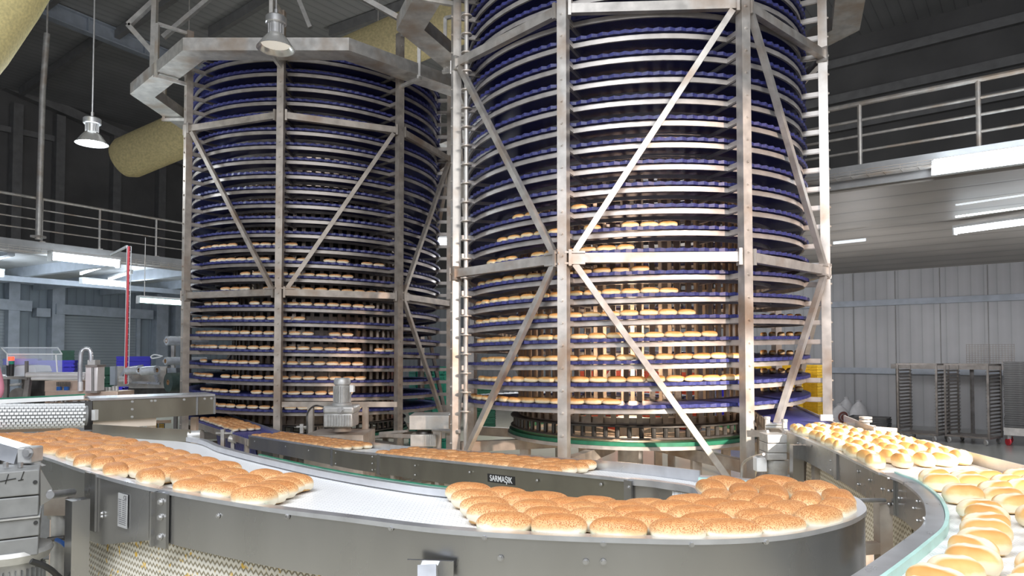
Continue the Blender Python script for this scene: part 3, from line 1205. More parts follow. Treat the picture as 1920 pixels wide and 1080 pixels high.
# joint strap between the plates, with bolts
j = OUTS[NPL]
tj = (OUTS[NPL + 1] - OUTS[NPL - 1]).normalized()
nj = V((tj.y, -tj.x, 0))
nj = nj if nj.y < 0 else -nj
m = MB().box(j + V((0, 0, -.13)) + nj * .012, (.10, .014, .25), tj)
m.box(j - tj * .045 + V((0, 0, -.13)) + nj * .022, (.012, .034, .25), tj)
m.build('joint_strap', 'plate', front_root)
m = Bolts()
for z in (-.045, -.115, -.205):
    bolt(m, j + V((0, 0, z)) + nj * .02 + tj * .01, nj, .011, .014)
for px, py in ((152, 938), (168, 967), (176, 971), (193, 962), (205, 968), (122, 973), (313, 925), (421, 967), (557, 969), (538, 967), (733, 990), (922, 1007), (941, 1046), (1120, 1019), (1113, 1053), (1128, 1053), (1285, 1020), (1424, 1015), (1548, 1021), (1548, 1071)):
    best = min(range(8, 108), key=lambda i: abs((OUTS[i].x / OUTS[i].y) - (px - 960) / F))
    p = OUTS[best]
    z = at(px, py, p.y).z
    tt_ = (OUTS[best + 1] - OUTS[best - 1]).normalized()
    n_ = V((tt_.y, -tt_.x, 0))
    n_ = n_ if n_.y < 0 else -n_
    bolt(m, V((p.x, p.y, z)) + n_ * .002, n_, .0075, .010)
m.build('bolt', 'bolt', front_root)
# inner guide: white strip with green top along the near straight, steel lip all round
m = MB().sweep(INNS[6:], [(-.004, -.02), (-.004, .012), (.034, .012), (.034, -.02)])
m.build('inner_lip', 'lip', front_root)
m = MB().sweep(INNS[18:52], [(-.006, -.03), (-.006, .012), (-.022, .012), (-.022, -.03)])
m.build('guide_strip', 'whitepl', front_root)
m = MB().sweep(INNS[18:52], [(-.008, .012), (-.008, .018), (-.020, .018), (-.020, .012)])
m.build('guide_cap', 'green', front_root)
m = MB().sweep(INNS[12:], [(.012, -.2), (.012, 0), (.016, 0), (.016, -.2)])
m.build('inner_plate', 'plate', front_root)
m = MB()
q0, q1 = INNS[0], INNS[6]
m.bar(q0 + V((0, 0, .0)), q1 + V((0, 0, .0)), .008, .13)
m.build('back_plate', 'olive', front_root)
MB().cyl(INNS[6] + V((-.03, .02, .02)), INNS[6] + V((.05, .05, .02)), .035, 14).build('tail_bearing', 'cast', front_root)
# return belt hanging in loops under the rim
ret = inset(OUTS, INNS, .07)[11:33]
m = MB()
vs, fs = [], []
for i, p in enumerate(ret):
    vs += [p + V((0, 0, -.20)), p + V((0, 0, -.66))]
for i in range(len(ret) - 1):
    fs.append((2 * i, 2 * i + 2, 2 * i + 3, 2 * i + 1))
nn = len(vs)
vs2 = [v + V((.004, .012, 0)) for v in vs]
m.add(vs + vs2, fs + [tuple(nn + i for i in f[::-1]) for f in fs])
m.build('return_belt', 'chev', front_root)
# supports
lp = at(146, 936, 3.62)
m = MB().box(V((lp.x, lp.y, lp.z / 2)), (.085, .085, lp.z), (.8, -.6, 0))
m.build('leg', 'plate', front_root)
lb = at(170, 940, 3.70)
MB().box(lb, (.13, .012, .30), (.8, -.6, 0)).build('leg_plate', 'plate', front_root)
for (x, y) in ((.75, 3.0), (1.2, 2.9), (-.9, 3.3), (-2.6, 4.6)):
    MB().bar((x, y, 0), (x, y, ZL - .06), .06, .06, V((1, 0, 0))).build('leg', 'darktube', front_root)
for p_, q_ in (((.75, 3.0), (1.2, 2.9)), ((-.9, 3.3), (-1.3, 3.3))):
    MB().bar((p_[0], p_[1], ZL - .09), (q_[0], q_[1], ZL - .09), .05, .06).build('cross_bar', 'darktube', front_root)
# bracket at the lower picture edge
bp = OUTS[36]
c = at(807, 1066, 2.50)
MB().box(c, (.17, .012, .06), (1, -.12, 0)).build('bracket_plate', 'plate', front_root)
MB().bar(at(802, 1060, 2.47), at(802, 1130, 2.42), .065, .05, V((0, 1, 0))).build('bracket_foot', 'lip', front_root)
# type plate with printed lines
k0 = min(range(8, 40), key=lambda i: abs(OUTS[i].x / OUTS[i].y - (241 - 960) / F))
lp_ = OUTS[k0]
tl = (OUTS[k0 + 1] - OUTS[k0 - 1]).normalized()
nl = V((tl.y, -tl.x, 0))
nl = nl if nl.y < 0 else -nl
c = V((lp_.x, lp_.y, at(241, 957, lp_.y).z)) + nl * .006
tp = MB().box(c, (.10, .004, .165), tl).build('type_plate', 'label', front_root)
m = MB()
for i in range(13):
    z = .052 - i * .0098
    for x, w in ((-.028, .034), (.012, .020), (.034, .014)):
        if i > 8:
            if x > -.02:
                continue
            x, w = 0, .08
        m.box(c + tl * x + V((0, 0, z)) + nl * .0026, (w, .001, .0032), tl)
m.build('print', 'labelink', tp)


def text_part(s, name, size, origin, xdir, normal, mat, parent, bold=0.0):
    cu = bpy.data.curves.new(name, 'FONT')
    cu.body = s
    cu.size = size
    cu.align_x = 'CENTER'
    cu.align_y = 'CENTER'
    cu.extrude = .0006
    cu.offset = bold
    o = bpy.data.objects.new(name, cu)
    COL.objects.link(o)
    x = V(xdir).normalized()
    n = V(normal).normalized()
    y = n.cross(x).normalized()
    mtx = Matrix((x, y, n)).transposed().to_4x4()
    o.parent = parent
    mtx.translation = V(origin) - V(parent['_w'])
    o.matrix_local = mtx
    cu.materials.append(M[mat])
    bpy.context.view_layer.update()
    me = bpy.data.meshes.new_from_object(o.evaluated_get(bpy.context.evaluated_depsgraph_get()))
    me.materials.clear()
    me.materials.append(M[mat])
    r = bpy.data.objects.new(name, me)
    COL.objects.link(r)
    r.parent = parent
    r.matrix_local = mtx
    bpy.data.objects.remove(o)
    r.name = name
    return r


tr_ = tl if nl.cross(V((0, 0, 1))).dot(tl) < 0 else tl
xd = V((0, 0, 1)).cross(nl)
text_part('CE', 'ce_mark', .028, c + xd * .03 + V((0, 0, .066)) + nl * .003, xd, nl, 'labelink', tp)

# ---- gear motor at the tail of the front conveyor
gm = thing('gear_motor', 'grey gear motor marked +1 at the tail of the curved conveyor', 'motor', at(30, 1000, 3.3))
gx, gy = V((.84, .54, 0)).normalized(), V((-.54, .84, 0)).normalized()
gc = at(74, 950, 3.55)
gn = -gy


def gp(px, py, off=0.0):
    d = ray(px, py)
    o = V((0, 0, H))
    P2 = gc + gn * off
    return o + d * ((P2 - o).dot(gn) / d.dot(gn))


w = .46
for (ya, yb, ins) in ((880, 927, 0), (929, 966, .003), (969, 1004, 0), (1006, 1040, .005)):
    a_, b_ = gp(74, ya), gp(74, yb)
    cc = (a_ + b_) / 2 - gx * (w / 2 + ins) + gy * .16
    gh = MB().box(cc, (w, .32, a_.z - b_.z), gx, gy).build('gearbox_housing', 'greymotor', gm, bevel=.006)
    gh0 = gh if ya == 880 else gh0
a_, b_ = gp(74, 966), gp(74, 970)
MB().box((a_ + b_) / 2 - gx * (w / 2) + gy * .155, (w + .006, .33, .008), gx, gy).build('seam', 'cast', gm)
for x, y in ((66, 904), (67, 980)):
    MB().cyl(gp(x, y, .003), gp(x, y, -.004), .010, 14).build('screw_hole', 'black', gh0)
m = MB()
for (x0, y0, x1, y1) in ((0, 903, 30, 897), (10, 907, 16, 889), (34, 901, 44, 899), (39, 900, 45, 884)):
    m.bar(gp(x0, y0, .001), gp(x1, y1, .001), .004, .004)
m.build('marker_writing', 'ink', gh0)
p = gp(20, 1046) + gy * .16
mbody = MB().lathe([(.0, .02), (.17, .02), (.18, 0), (.16, -.04), (.12, -.05), (.12, -.40), (0, -.40)], p, 28).build('motor_body', 'cast', gm)
m = MB()
for k in range(30):
    a_ = 2 * PI * k / 30
    m.box(p + V((.13 * math.cos(a_), .13 * math.sin(a_), -.23)), (.03, .005, .30), (math.cos(a_), math.sin(a_), 0))
m.build('cooling_fins', 'greymotor', mbody)
m = MB().prism([gp(76, 880), gp(98, 916), gp(97, 936), gp(76, 948)], gy * .012)
m.build('torque_arm', 'plate', gm)
MB().cyl(gp(94, 928, .02), at(136, 923, 3.80), .020, 14).build('torque_pin', 'bolt', gm)
for x, y in ((8, 868), (36, 875)):
    q = gp(x, 880) + gy * .1
    MB().cyl(q + V((0, 0, -.005)), q + V((0, 0, .022)), .012, 8).build('top_screw', 'bolt', gm)
# shaft block above the gear motor
sb = thing('shaft_bearing', 'steel bearing block with big bolt resting over the grey gear motor', 'bearing', at(40, 870, 3.75))
p, q = at(-60, 822, 3.75), at(44, 853, 3.75)
MB().bar(p, q, .11, .085).build('arm', 'lip', sb)
MB().box(at(57, 852, 3.72), (.075, .1, .085)).build('block', 'cast', sb, bevel=.008)
m = MB()
bolt(m, at(53, 849, 3.665), (0, -1, 0), .02, .018)
m.build('bolt', 'bolt', sb)
MB().prism([at(50, 862, 3.7), at(66, 868, 3.7), at(79, 874, 3.7), at(72, 872, 3.7), at(60, 872, 3.7)], (0, .03, 0)).build('spring_clip', 'cast', sb)
MB().bar(at(20, 870, 3.76), at(20, 882, 3.76), .1, .1, V((0, 1, 0))).build('foot', 'cast', sb)
# pneumatic cylinder and hoses below the tail
pc = thing('pneumatic_cylinder', 'upright steel air cylinder with blue hose beneath the conveyor tail', 'cylinder', (at(112, 1000, 4.0).x, 4.0, 0))
x_ = at(112, 1000, 4.0).x
MB().cyl((x_, 4.0, .0), (x_, 4.0, 1.05), .045, 16).build('barrel', 'cast', pc)
MB().box((x_, 4.0, 1.08), (.12, .1, .1)).build('head', 'darktube', pc)
MB().cyl(at(90, 1012, 3.95), at(122, 1008, 3.95), .014, 8).build('valve', 'dark', pc)
MB().tube(catmull([at(106, 1012, 3.93), at(120, 1020, 3.9), at(133, 1040, 3.9), at(140, 1100, 3.9)], 6), .012, 8).build('hose', 'cableblue', pc)
cb = MB().tube(catmull([at(58, 1052, 3.45), at(85, 1062, 3.5), at(104, 1076, 3.55), at(120, 1100, 3.6), at(125, 1180, 3.6)], 6), .014, 8)
solo('power_cable', cb, 'black', 'black power cable drooping from the grey gear motor', 'cable')

# ---- the narrow inclined conveyor in the middle
TD = V((.61, -.79, 0)).normalized()
TN_ = V((.79, .61, 0)).normalized()
Wm = .42
M0, M1 = hz(467, 817.5, 1.95 - 1.028), hz(668, 848.5, 1.95 - .884)
M2 = INN[-1].copy()
NEARL = [M0 + (M1 - M0) * (i / 12) for i in range(12)] + [M1 + (M2 - M1) * (i / 14) for i in range(15)]
FARL = [p + TN_ * Wm for p in NEARL]
FARL[-1] = OUT[-1]
FARL[-2] = (FARL[-2] + (FARL[-3] + OUT[-1]) / 2) / 2
mid_root = thing('straight_conveyor', 'narrow steel sided conveyor rising from the far spiral, lettered SARMAŞIK', 'conveyor', (M1.x, M1.y, 0))
MB().loft([p + V((0, 0, -.03)) + TN_ * .01 for p in NEARL], [p + V((0, 0, -.03)) - TN_ * .01 for p in FARL], .02).build('belt', 'white', mid_root)
cutj = 15
for i0, i1 in ((0, 10), (10, 15), (15, 27)):
    m = MB().sweep(NEARL[i0:i1 + 1] if i1 < 27 else NEARL[i0:], [(0, -.152), (0, .002), (.006, .002), (.006, -.152)])
    m.build('side_plate', 'olive', mid_root)
m = MB().sweep(NEARL, [(-.008, -.004), (-.008, .012), (.012, .012), (.012, -.004)])
m.build('top_edge', 'lip', mid_root)
m = MB().sweep(FARL, [(-.004, -.152), (-.004, .03), (.004, .03), (.004, -.152)])
m.build('far_side_plate', 'lip', mid_root)
for px in (634, 702, 1179):
    m = MB()
    k0 = min(range(len(NEARL)), key=lambda i: abs(NEARL[i].x / NEARL[i].y - (px - 960) / F))
    p = NEARL[k0]
    p = p + TD * (.0)
    m.box(p - TN_ * .008 + V((0, 0, -.078)), (.05, .012, .165), TD)
    m.build('joint_strap', 'plate', mid_root)
m = Bolts()
for px, fz in ((482, -.05), (540, -.05), (583, -.05), (634, -.03), (634, -.13), (702, -.02), (702, -.075), (702, -.13), (782, -.05), (782, -.12), (884, -.05), (884, -.12), (1010, -.05), (1010, -.13), (1130, -.03), (1180, -.03), (1180, -.13), (1120, -.13), (1145, -.12)):
    k0 = min(range(len(NEARL) - 1), key=lambda i: abs(NEARL[i].x / NEARL[i].y - (px - 960) / F))
    a_, b_ = NEARL[k0], NEARL[k0 + 1]
    fx = lambda p: p.x / p.y
    tgt = (px - 960) / F
    s_ = (tgt - fx(a_)) / (fx(b_) - fx(a_))
    p = a_ + (b_ - a_) * max(-1, min(1.5, s_))
    bolt(m, p + V((0, 0, fz)) - TN_ * .014, -TN_, .0065, .008)
m.build('bolt', 'bolt', mid_root)
# lettered plate
px = 941.5
k0 = max(i for i in range(len(NEARL)) if NEARL[i].x / NEARL[i].y < (px - 960) / F)
a_, b_ = NEARL[k0], NEARL[k0 + 1]
s_ = ((px - 960) / F - a_.x / a_.y) / (b_.x / b_.y - a_.x / a_.y)
p = a_ + (b_ - a_) * s_
slope = (M2 - M1).normalized()
c = V((p.x, p.y, at(px, 898.5, p.y).z)) - TN_ * .006
nlp = V((-slope.y, slope.x, 0)).normalized()
nlp = nlp if nlp.y < 0 else -nlp
upv = nlp.cross(slope)
upv = upv if upv.z > 0 else -upv
npl = MB().box(c, (.298, .004, .052), slope, None, upv).build('name_plate', 'black', mid_root)
text_part('SARMAŞIK', 'lettering', .052, c + nlp * .0024 - upv * .001, slope, nlp, "paint", npl, .0005)
# legs with hinged feet
for px in (737, 812, 900, 1010):
    k0 = min(range(len(NEARL)), key=lambda i: abs(NEARL[i].x / NEARL[i].y - (px - 960) / F))
    p = NEARL[k0]
    for o_ in (TN_ * .02, TN_ * (Wm - .02)):
        z = p.z - .15
        MB().bar(V((p.x, p.y, 0)) + o_, V((p.x, p.y, z)) + o_, .05, .05, TD).build('leg', 'darktube', mid_root)
    MB().bar(V((p.x, p.y, p.z - .22)), V((p.x, p.y, p.z - .22)) + TN_ * Wm, .04, .05).build('cross_bar', 'darktube', mid_root)
for k0 in (16, 20):
    p = NEARL[k0]
    m = MB().lathe([(0, 0), (.06, 0), (.07, .012), (.03, .02), (0, .022)], V((p.x, p.y, p.z - .20)) + TN_ * .06, 16)
    m.cyl(V((p.x, p.y, p.z - .19)) + TN_ * .06, V((p.x, p.y, p.z - .10)) + TN_ * .06, .01, 8)
    m.build('return_roller', 'cast', mid_root)

# ---- blue outfeed of the far spiral, to the start of the inclined conveyor
fe = math.radians(-52)
q_in, q_out = FP(fe, RI_ + .02, far_exit + .05), FP(fe, RB_, far_exit + .05)
s_n, s_f = NEARL[0] + V((0, 0, -.02)), FARL[0] + V((0, 0, -.02))
fo = thing('outfeed_belt', 'blue slat belt leading out of the far spiral beside the steel bench', 'belt', ((q_in.x + s_n.x) / 2, (q_in.y + s_n.y) / 2, 0))
A_ = [q_out + (s_n - q_out) * (i / 10) for i in range(11)]
B_ = [q_in + (s_f - q_in) * (i / 10) for i in range(11)]
MB().loft(A_, B_, .025).build('belt', 'bluebelt', fo)
m = MB().sweep(A_, [(0, -.10), (0, -.02), (.02, -.02), (.02, -.10)])
m.build('side_frame', 'darktube', fo)
m = MB().sweep(B_, [(0, -.06), (0, .04), (-.01, .04), (-.01, -.06)])
m.build('far_guide', 'lip', fo)
for f_ in (.25, .62, .97):
    for pp in (q_out + (s_n - q_out) * f_, q_in + (s_f - q_in) * f_):
        MB().bar(V((pp.x, pp.y, 0)), V((pp.x, pp.y, pp.z - .03)), .05, .05, TD).build('leg', 'darktube', fo)
vs = []
for i in range(4, 11):
    vs += [A_[i] + V((0, 0, -.12)) + TN_ * .08, A_[i] + V((0, 0, -.5 - .02 * i)) + TN_ * .16]
m = MB().add(vs + [v + TN_ * .01 for v in vs], [(2 * i, 2 * i + 2, 2 * i + 3, 2 * i + 1) for i in range(6)] + [(14 + 2 * i, 15 + 2 * i, 17 + 2 * i, 16 + 2 * i) for i in range(6)])
m.build('return_belt', 'bluebelt', fo)
m = MB()
for px, y0, y1 in ((418, 805, 838), (437, 808, 842)):
    d_ = 9.2
    m.bar(at(px, y0, d_), at(px, y1, d_), .045, .045, V((0, 1, 0)))
m.bar(at(405, 812, 9.2), at(446, 812, 9.2), .02, .02)
m.cyl(at(430, 822, 9.15), at(446, 826, 9.15), .045, 12)
m.build('sensor_bracket', 'galv', fo)
m = MB().bar(at(566, 795, 9.6), at(566, 812, 9.6), .045, .045, V((0, 1, 0)))
m.bar(at(556, 800, 9.6), at(582, 800, 9.6), .02, .02)
m.build('sensor_bracket', 'galv', fo)

# ---- right hand conveyor with the split rolls
ZR = 1.265
RN = onz([(1474, 807), (1510, 821), (1545, 835.6), (1580, 852), (1616, 870), (1661, 892), (1691, 904), (1718, 924), (1733, 942), (1739, 964), (1735, 983), (1725, 996), (1695, 1019), (1662, 1043), (1600, 1085), (1530, 1125)], ZR)
RF = onz([('w', 3.10, 6.35), ('w', 3.05, 5.8), ('w', 3.0, 5.2), ('w', 2.97, 4.8), ('w', 2.94, 4.45), ('w', 2.90, 3.95), ('w', 2.90, 3.75), ('w', 2.89, 3.5), ('w', 2.87, 3.25), ('w', 2.84, 2.95), ('w', 2.80, 2.7), ('w', 2.73, 2.5), ('w', 2.6, 2.2), ('w', 2.42, 1.95), ('w', 2.15, 1.65), ('w', 1.85, 1.4)], ZR)
RNS, RFS = catmull(RN, 6), catmull(RF, 6)
right_root = thing('conveyor', 'steel sided white belt conveyor carrying plain split rolls from the near spiral', 'conveyor', (2.3, 4, 0))
MB().loft(inset(RNS, RFS, .02, -.02), inset(RFS, RNS, .015, -.02), .02).build('belt', 'white', right_root)
m = MB().sweep(RNS[:30], [(-.012, -.006), (-.012, .008), (.02, .008), (.02, -.006)])
m.sweep(RNS[29:], [(-.012, -.006), (-.012, .008), (.075, .008), (.075, -.006)] if False else [(.006, -.006), (.006, .008), (-.062, .008), (-.062, -.006)])
m.build('rim', 'lip', right_root)
m = MB().sweep(RNS[29:], [(-.064, -.02), (-.064, .016), (-.078, .016), (-.078, -.02)])
m.build('wear_strip', 'teal', right_root)
m = MB().sweep(RFS, [(-.006, -.16), (-.006, .05), (.004, .05), (.004, -.16)])
m.build('far_side_plate', 'rail', right_root)
m = MB()
vs, fs = [], []
pl = RNS[:68]
for i, p in enumerate(pl):
    f = i / 30
    drop = .19 if i < 29 else .20
    vs += [p, p - V((0, 0, drop))]
nn = len(vs)
vs += [v + V((.005, .002, 0)) for v in vs]
for i in range(len(pl) - 1):
    a_ = i * 2
    fs += [(a_, a_ + 2, a_ + 3, a_ + 1), (nn + a_, nn + a_ + 1, nn + a_ + 3, nn + a_ + 2), (a_ + 1, a_ + 3, nn + a_ + 3, nn + a_ + 1)]
m.add(vs, fs).build('side_plate', 'plate', right_root)
for px in (1668, 1564):
    m = MB()
    k0 = min(range(60), key=lambda i: abs(RNS[i].x / RNS[i].y - (px - 960) / F))
    p, d_ = RNS[k0], (RNS[k0 + 1] - RNS[k0 - 1]).normalized()
    n_ = V((-d_.y, d_.x, 0))
    n_ = n_ if n_.x < 0 else -n_
    m.box(p + n_ * .006 - V((0, 0, .10)), (.07, .012, .19), d_)
    m.build('joint_strap', 'plate', right_root)
m = Bolts()
for px, py in ((1497, 831), (1519, 836), (1557, 864), (1557, 882), (1606, 884), (1606, 908), (1651, 917), (1667, 897), (1667, 920), (1667, 945), (1681, 934), (1715, 940), (1708, 953), (1715, 976), (1730, 972), (1630, 900)):
    k0 = min(range(66), key=lambda i: abs(RNS[i].x / RNS[i].y - (px - 960) / F))
    p, d_ = RNS[k0], (RNS[k0 + 1] - RNS[k0 - 1]).normalized()
    n_ = V((-d_.y, d_.x, 0))
    n_ = n_ if n_.x < 0 else -n_
    bolt(m, V((p.x, p.y, at(px, py, p.y).z)) + n_ * (.018 if px in (1667, 1557) else .002), n_, .0065, .008)
m.build('bolt', 'bolt', right_root)
# hanging return belt and its frame
m = MB()
vs = []
rr = [p + V((.10, .02, 0)) for p in RNS[3:34]]
for i, p in enumerate(rr):
    f = i / (len(rr) - 1)
    vs += [p + V((0, 0, -.17)), p + V((0, 0, -.62 + .04 * math.sin(f * 3)))]
nn = len(vs)
fs = [(2 * i, 2 * i + 2, 2 * i + 3, 2 * i + 1) for i in range(len(rr) - 1)]
m.add(vs + [v + V((.012, .004, 0)) for v in vs], fs + [tuple(nn + i for i in f[::-1]) for f in fs])
m.build('return_belt', 'chev2', right_root)
lg = at(1655, 945, 3.86)
MB().bar(V((lg.x, lg.y, 0)), V((lg.x, lg.y, 1.12)), .07, .07, V((1, 0, 0))).build('leg', 'darktube', right_root)
MB().bar(V((lg.x - .5, lg.y - .12, .88)) , V((lg.x, lg.y, .88)), .05, .06).build('cross_bar', 'darktube', right_root)
m = MB().cyl(at(1575, 938, 3.5), at(1658, 938, 3.84), .012, 10)
m.build('tie_rod', 'bolt', right_root)
for x, y in ((2.75, 3.8), (2.85, 5.6), (2.45, 5.6), (1.9, 2.3), (2.6, 2.6)):
    MB().bar((x, y, 0), (x, y, ZR - .05), .06, .06, V((1, 0, 0))).build('leg', 'darktube', right_root)
lp = at(1497, 850, 5.75)
m = MB().bar(at(1494, 834, 5.7), at(1494, 960, 5.7), .09, .07, V((0, 1, 0)))
m.bar(at(1506, 832, 5.75), at(1503, 900, 5.75), .05, .05, V((0, 1, 0)))
m.build('motor_bracket', 'plate', right_root)
# guide arms
for nm, (x0, y0, x1, y1), d_ in (('guide_arm', (1640, 803, 1680, 806), 5.6), ('guide_arm', (1588, 795, 1640, 801), 6.0)):
    MB().bar(at(x0, y0, d_), at(x1, y1, d_), .035, .03).build(nm, 'rail', right_root)
m = MB().bar(at(1623, 818, 5.8), at(1623, 782, 5.8), .045, .045, V((0, 1, 0)))
m.cyl(at(1623, 785, 5.8), at(1623, 781, 5.8), .05, 12)
m.cyl(at(1623, 791, 5.8), at(1623, 787, 5.8), .05, 12)
m.build('guide_post', 'cast', right_root)
p, q = at(1583, 788, 6.3), at(1640, 812, 5.5)
MB().bar(p, q, .012, .09).build('guide_plate', 'rail', right_root)

# ---- blue outfeed of the near spiral
ne = -1.5 * PI
q_out, q_in = NP(ne, RB_, near_exit + .05), NP(ne, RI_ + .02, near_exit + .05)
s_n, s_f = RNS[0] + V((.02, 0, -.03)), RFS[0] + V((-.02, 0, -.03))
fo = thing('outfeed_belt', 'violet blue slat belt leading out of the near spiral to the split rolls', 'belt', ((q_in.x + s_n.x) / 2, (q_in.y + s_n.y) / 2, 0))
A2 = [q_in + (s_n - q_in) * (i / 10) for i in range(11)]
B2 = [q_out + (s_f - q_out) * (i / 10) for i in range(11)]
MB().loft(A2, B2, .03).build('belt', 'bluebelt2' if 'bluebelt2' in M else 'bluebelt', fo)
m = MB().sweep(A2, [(0, -.12), (0, .0), (.02, 0), (.02, -.12)])
m.build('side_frame', 'rail', fo)
m = MB().sweep(B2, [(0, -.10), (0, .02), (-.02, .02), (-.02, -.10)])
m.build('far_guide', 'rail', fo)
for f_ in (.35, .95):
    for pp in (q_out + (s_f - q_out) * f_, q_in + (s_n - q_in) * f_):
        MB().bar(V((pp.x, pp.y, 0)), V((pp.x, pp.y, pp.z - .04)), .05, .05, V((1, 0, 0))).build('leg', 'darktube', fo)
m = MB()
for px, y0, y1, d_ in ((1439, 832, 782, 6.55), (1471, 815, 787, 6.3)):
    m.bar(at(px, y0, d_), at(px, y1, d_), .035, .035, V((0, 1, 0)))
    m.cyl(at(px, y1 + 4, d_), at(px, y1 - 1, d_), .028, 12)
m.cyl(at(1436, 796, 6.5), at(1470, 796, 6.4), .014, 8)
m.cyl(at(1436, 801, 6.5), at(1470, 801, 6.4), .014, 8)
m.build('clamp_stand', 'cast', fo)
MB().box(at(1549, 783, 6.9), (.12, .03, .06)).build('end_stop', 'galv', fo)

# ---- gear motor of the near outfeed
gm2 = thing('gear_motor', 'pale gear motor standing between the near spiral and the split rolls', 'motor', at(1455, 900, 6.0))
d_ = 5.95
a_, b_ = at(1439, 815, d_), at(1476, 864, d_)
for (ya, yb) in ((815, 831), (832, 849), (850, 863)):
    u, v = at(1439, ya, d_), at(1476, yb, d_)
    MB().box(V(((u.x + v.x) / 2, d_ + .1, (u.z + v.z) / 2)), (v.x - u.x, .2, u.z - v.z)).build('gearbox_housing', 'cast', gm2, bevel=.005)
p = at(1457, 872, d_ + .1)
mbody = MB().lathe([(0, .05), (.10, .05), (.10, 0), (.085, -.03), (.085, -.34), (0, -.34)], p, 24).build('motor_body', 'cast', gm2)
m = MB()
for k in range(24):
    an = 2 * PI * k / 24
    m.box(p + V((.095 * math.cos(an), .095 * math.sin(an), -.2)), (.03, .006, .24), (math.cos(an), math.sin(an), 0))
m.build('cooling_fins', 'cast', mbody)
MB().box(at(1425, 870, d_ + .1), (.09, .1, .12)).build('terminal_box', 'whitepl', gm2, bevel=.006)
MB().bar(at(1402, 813, 6.4), at(1440, 813, 6.1), .02, .06).build('mounting_bracket', 'galv', gm2)
MB().tube(catmull([at(1432, 852, 5.9), at(1412, 857, 6.2), at(1396, 866, 6.5), at(1391, 880, 6.6), at(1391, 930, 6.6)], 6), .012, 8).build('cable', 'cast', gm2)

# ---- drive of the far spiral: gear motor on a steel plinth
gm3 = thing('gear_motor', 'ribbed silver gear motor standing upright on a plinth before the far spiral', 'motor', at(640, 812, 9.0))
d_ = 9.0
p = at(641, 808, d_)
sc = d_ / F
m = MB().lathe([(0, 0), (17 * sc, 0), (17 * sc, 10 * sc), (13 * sc, 12 * sc)], p, 24)
m.build('output_flange', 'darktube', gm3)
MB().box(p + V((-1 * sc, 0, 22 * sc)), (54 * sc, .36, 26 * sc)).build('gearbox_housing', 'cast', gm3, bevel=.02)
MB().box(p + V((0, 0, 41 * sc)), (58 * sc, .38, 15 * sc)).build('gearbox_cover', 'cast', gm3, bevel=.03)
m = MB()
for k in range(9):
    m.box(p + V(((-20 + 5 * k) * sc, -.19, 22 * sc)), (1.6 * sc, .02, 20 * sc))
m.build('gearbox_ribs', 'cast', gm3)
mbody = MB().lathe([(0, 48 * sc), (18 * sc, 48 * sc), (18 * sc, 52 * sc), (13 * sc, 53 * sc), (13 * sc, 86 * sc), (15.5 * sc, 87 * sc), (15.5 * sc, 95 * sc), (13 * sc, 99 * sc), (0, 99 * sc)], p, 28).build('motor_body', 'cast', gm3)
m = MB()
for k in range(20):
    an = 2 * PI * k / 20
    m.box(p + V((14 * sc * math.cos(an), 14 * sc * math.sin(an), 69 * sc)), (5 * sc, .8 * sc, 30 * sc), (math.cos(an), math.sin(an), 0))
m.build('cooling_fins', 'cast', mbody)
MB().box(p + V((19 * sc, 0, 79 * sc)), (7 * sc, .09, 13 * sc)).build('terminal_box', 'whitepl', gm3)
m = MB()
bolt(m, p + V((4 * sc, -.19, 41 * sc)), (0, -1, 0), .03, .03)
m.build('plug', 'bolt', gm3)
pl_ = thing('steel_plinth', 'dull steel bench and plinth carrying the ribbed silver gear motor', 'bench', at(640, 830, 9.2))
u, v = at(580, 812, 9.0), at(688, 836, 9.0)
MB().box(V(((u.x + v.x) / 2, 9.15, u.z / 2)), (v.x - u.x, .75, u.z)).build('plinth_box', 'darktube', pl_)
for x0, x1, y0 in ((578, 588, 757), (681, 690, 757)):
    u = at(x0, y0, 9.5)
    v = at(x1, y0, 9.5)
    MB().bar(V(((u.x + v.x) / 2, 9.5, 0)), V(((u.x + v.x) / 2, 9.5, u.z)), .075, .075, V((1, 0, 0))).build('leg', 'darktube', pl_)
MB().bar(at(530, 758, 9.5), at(745, 758, 9.5), .08, .07).build('cross_bar', 'darktube', pl_)
MB().tube(catmull([at(607, 763, 9.3), at(590, 761, 9.25), at(577, 774, 9.0), at(576, 800, 8.95), at(576, 815, 8.95)], 6), .012, 8).build('cable', 'dark', pl_)

# ---- drive of the near spiral, a gear motor hung from a box arm
gm4 = thing('gear_motor', 'squat grey gear motor hanging below a box arm beside the near spiral', 'motor', at(795, 830, 8.7))
u, v = at(767, 779, 8.7), at(842, 806, 8.7)
MB().box(V(((u.x + v.x) / 2, 8.95, (u.z + v.z) / 2)), (v.x - u.x, .5, u.z - v.z)).build('box_arm', 'galv', gm4, bevel=.008)
p = at(795, 808, 8.85)
MB().lathe([(0, 0), (.09, 0), (.11, -.05), (.06, -.07), (0, -.07)], p, 20).build('flange', 'dark', gm4)
u, v = at(769, 815, 8.7), at(818, 838, 8.7)
MB().box(V(((u.x + v.x) / 2, 8.85, (u.z + v.z) / 2)), (v.x - u.x, .3, u.z - v.z)).build('gearbox_housing', 'galv', gm4, bevel=.01)
m = MB()
for k in range(7):
    m.box(at(795 + 3.2 * k, 825, 8.69), (.008, .015, .13))
m.build('gearbox_ribs', 'galv', gm4)
MB().bar(at(820, 806, 8.8), at(820, 850, 8.8) - V((0, 0, .8)), .1, .1, V((0, 1, 0))).build('leg', 'darktube', gm4)
MB().cyl(at(812, 806, 8.6), at(862, 809, 8.05), .022, 10).build('tension_rod', 'bolt', gm4)
m = MB().bar(at(712, 816, 9.6), at(772, 818, 9.0), .03, .05)
m.bar(at(712, 812, 9.6), at(765, 808, 9.2), .02, .03)
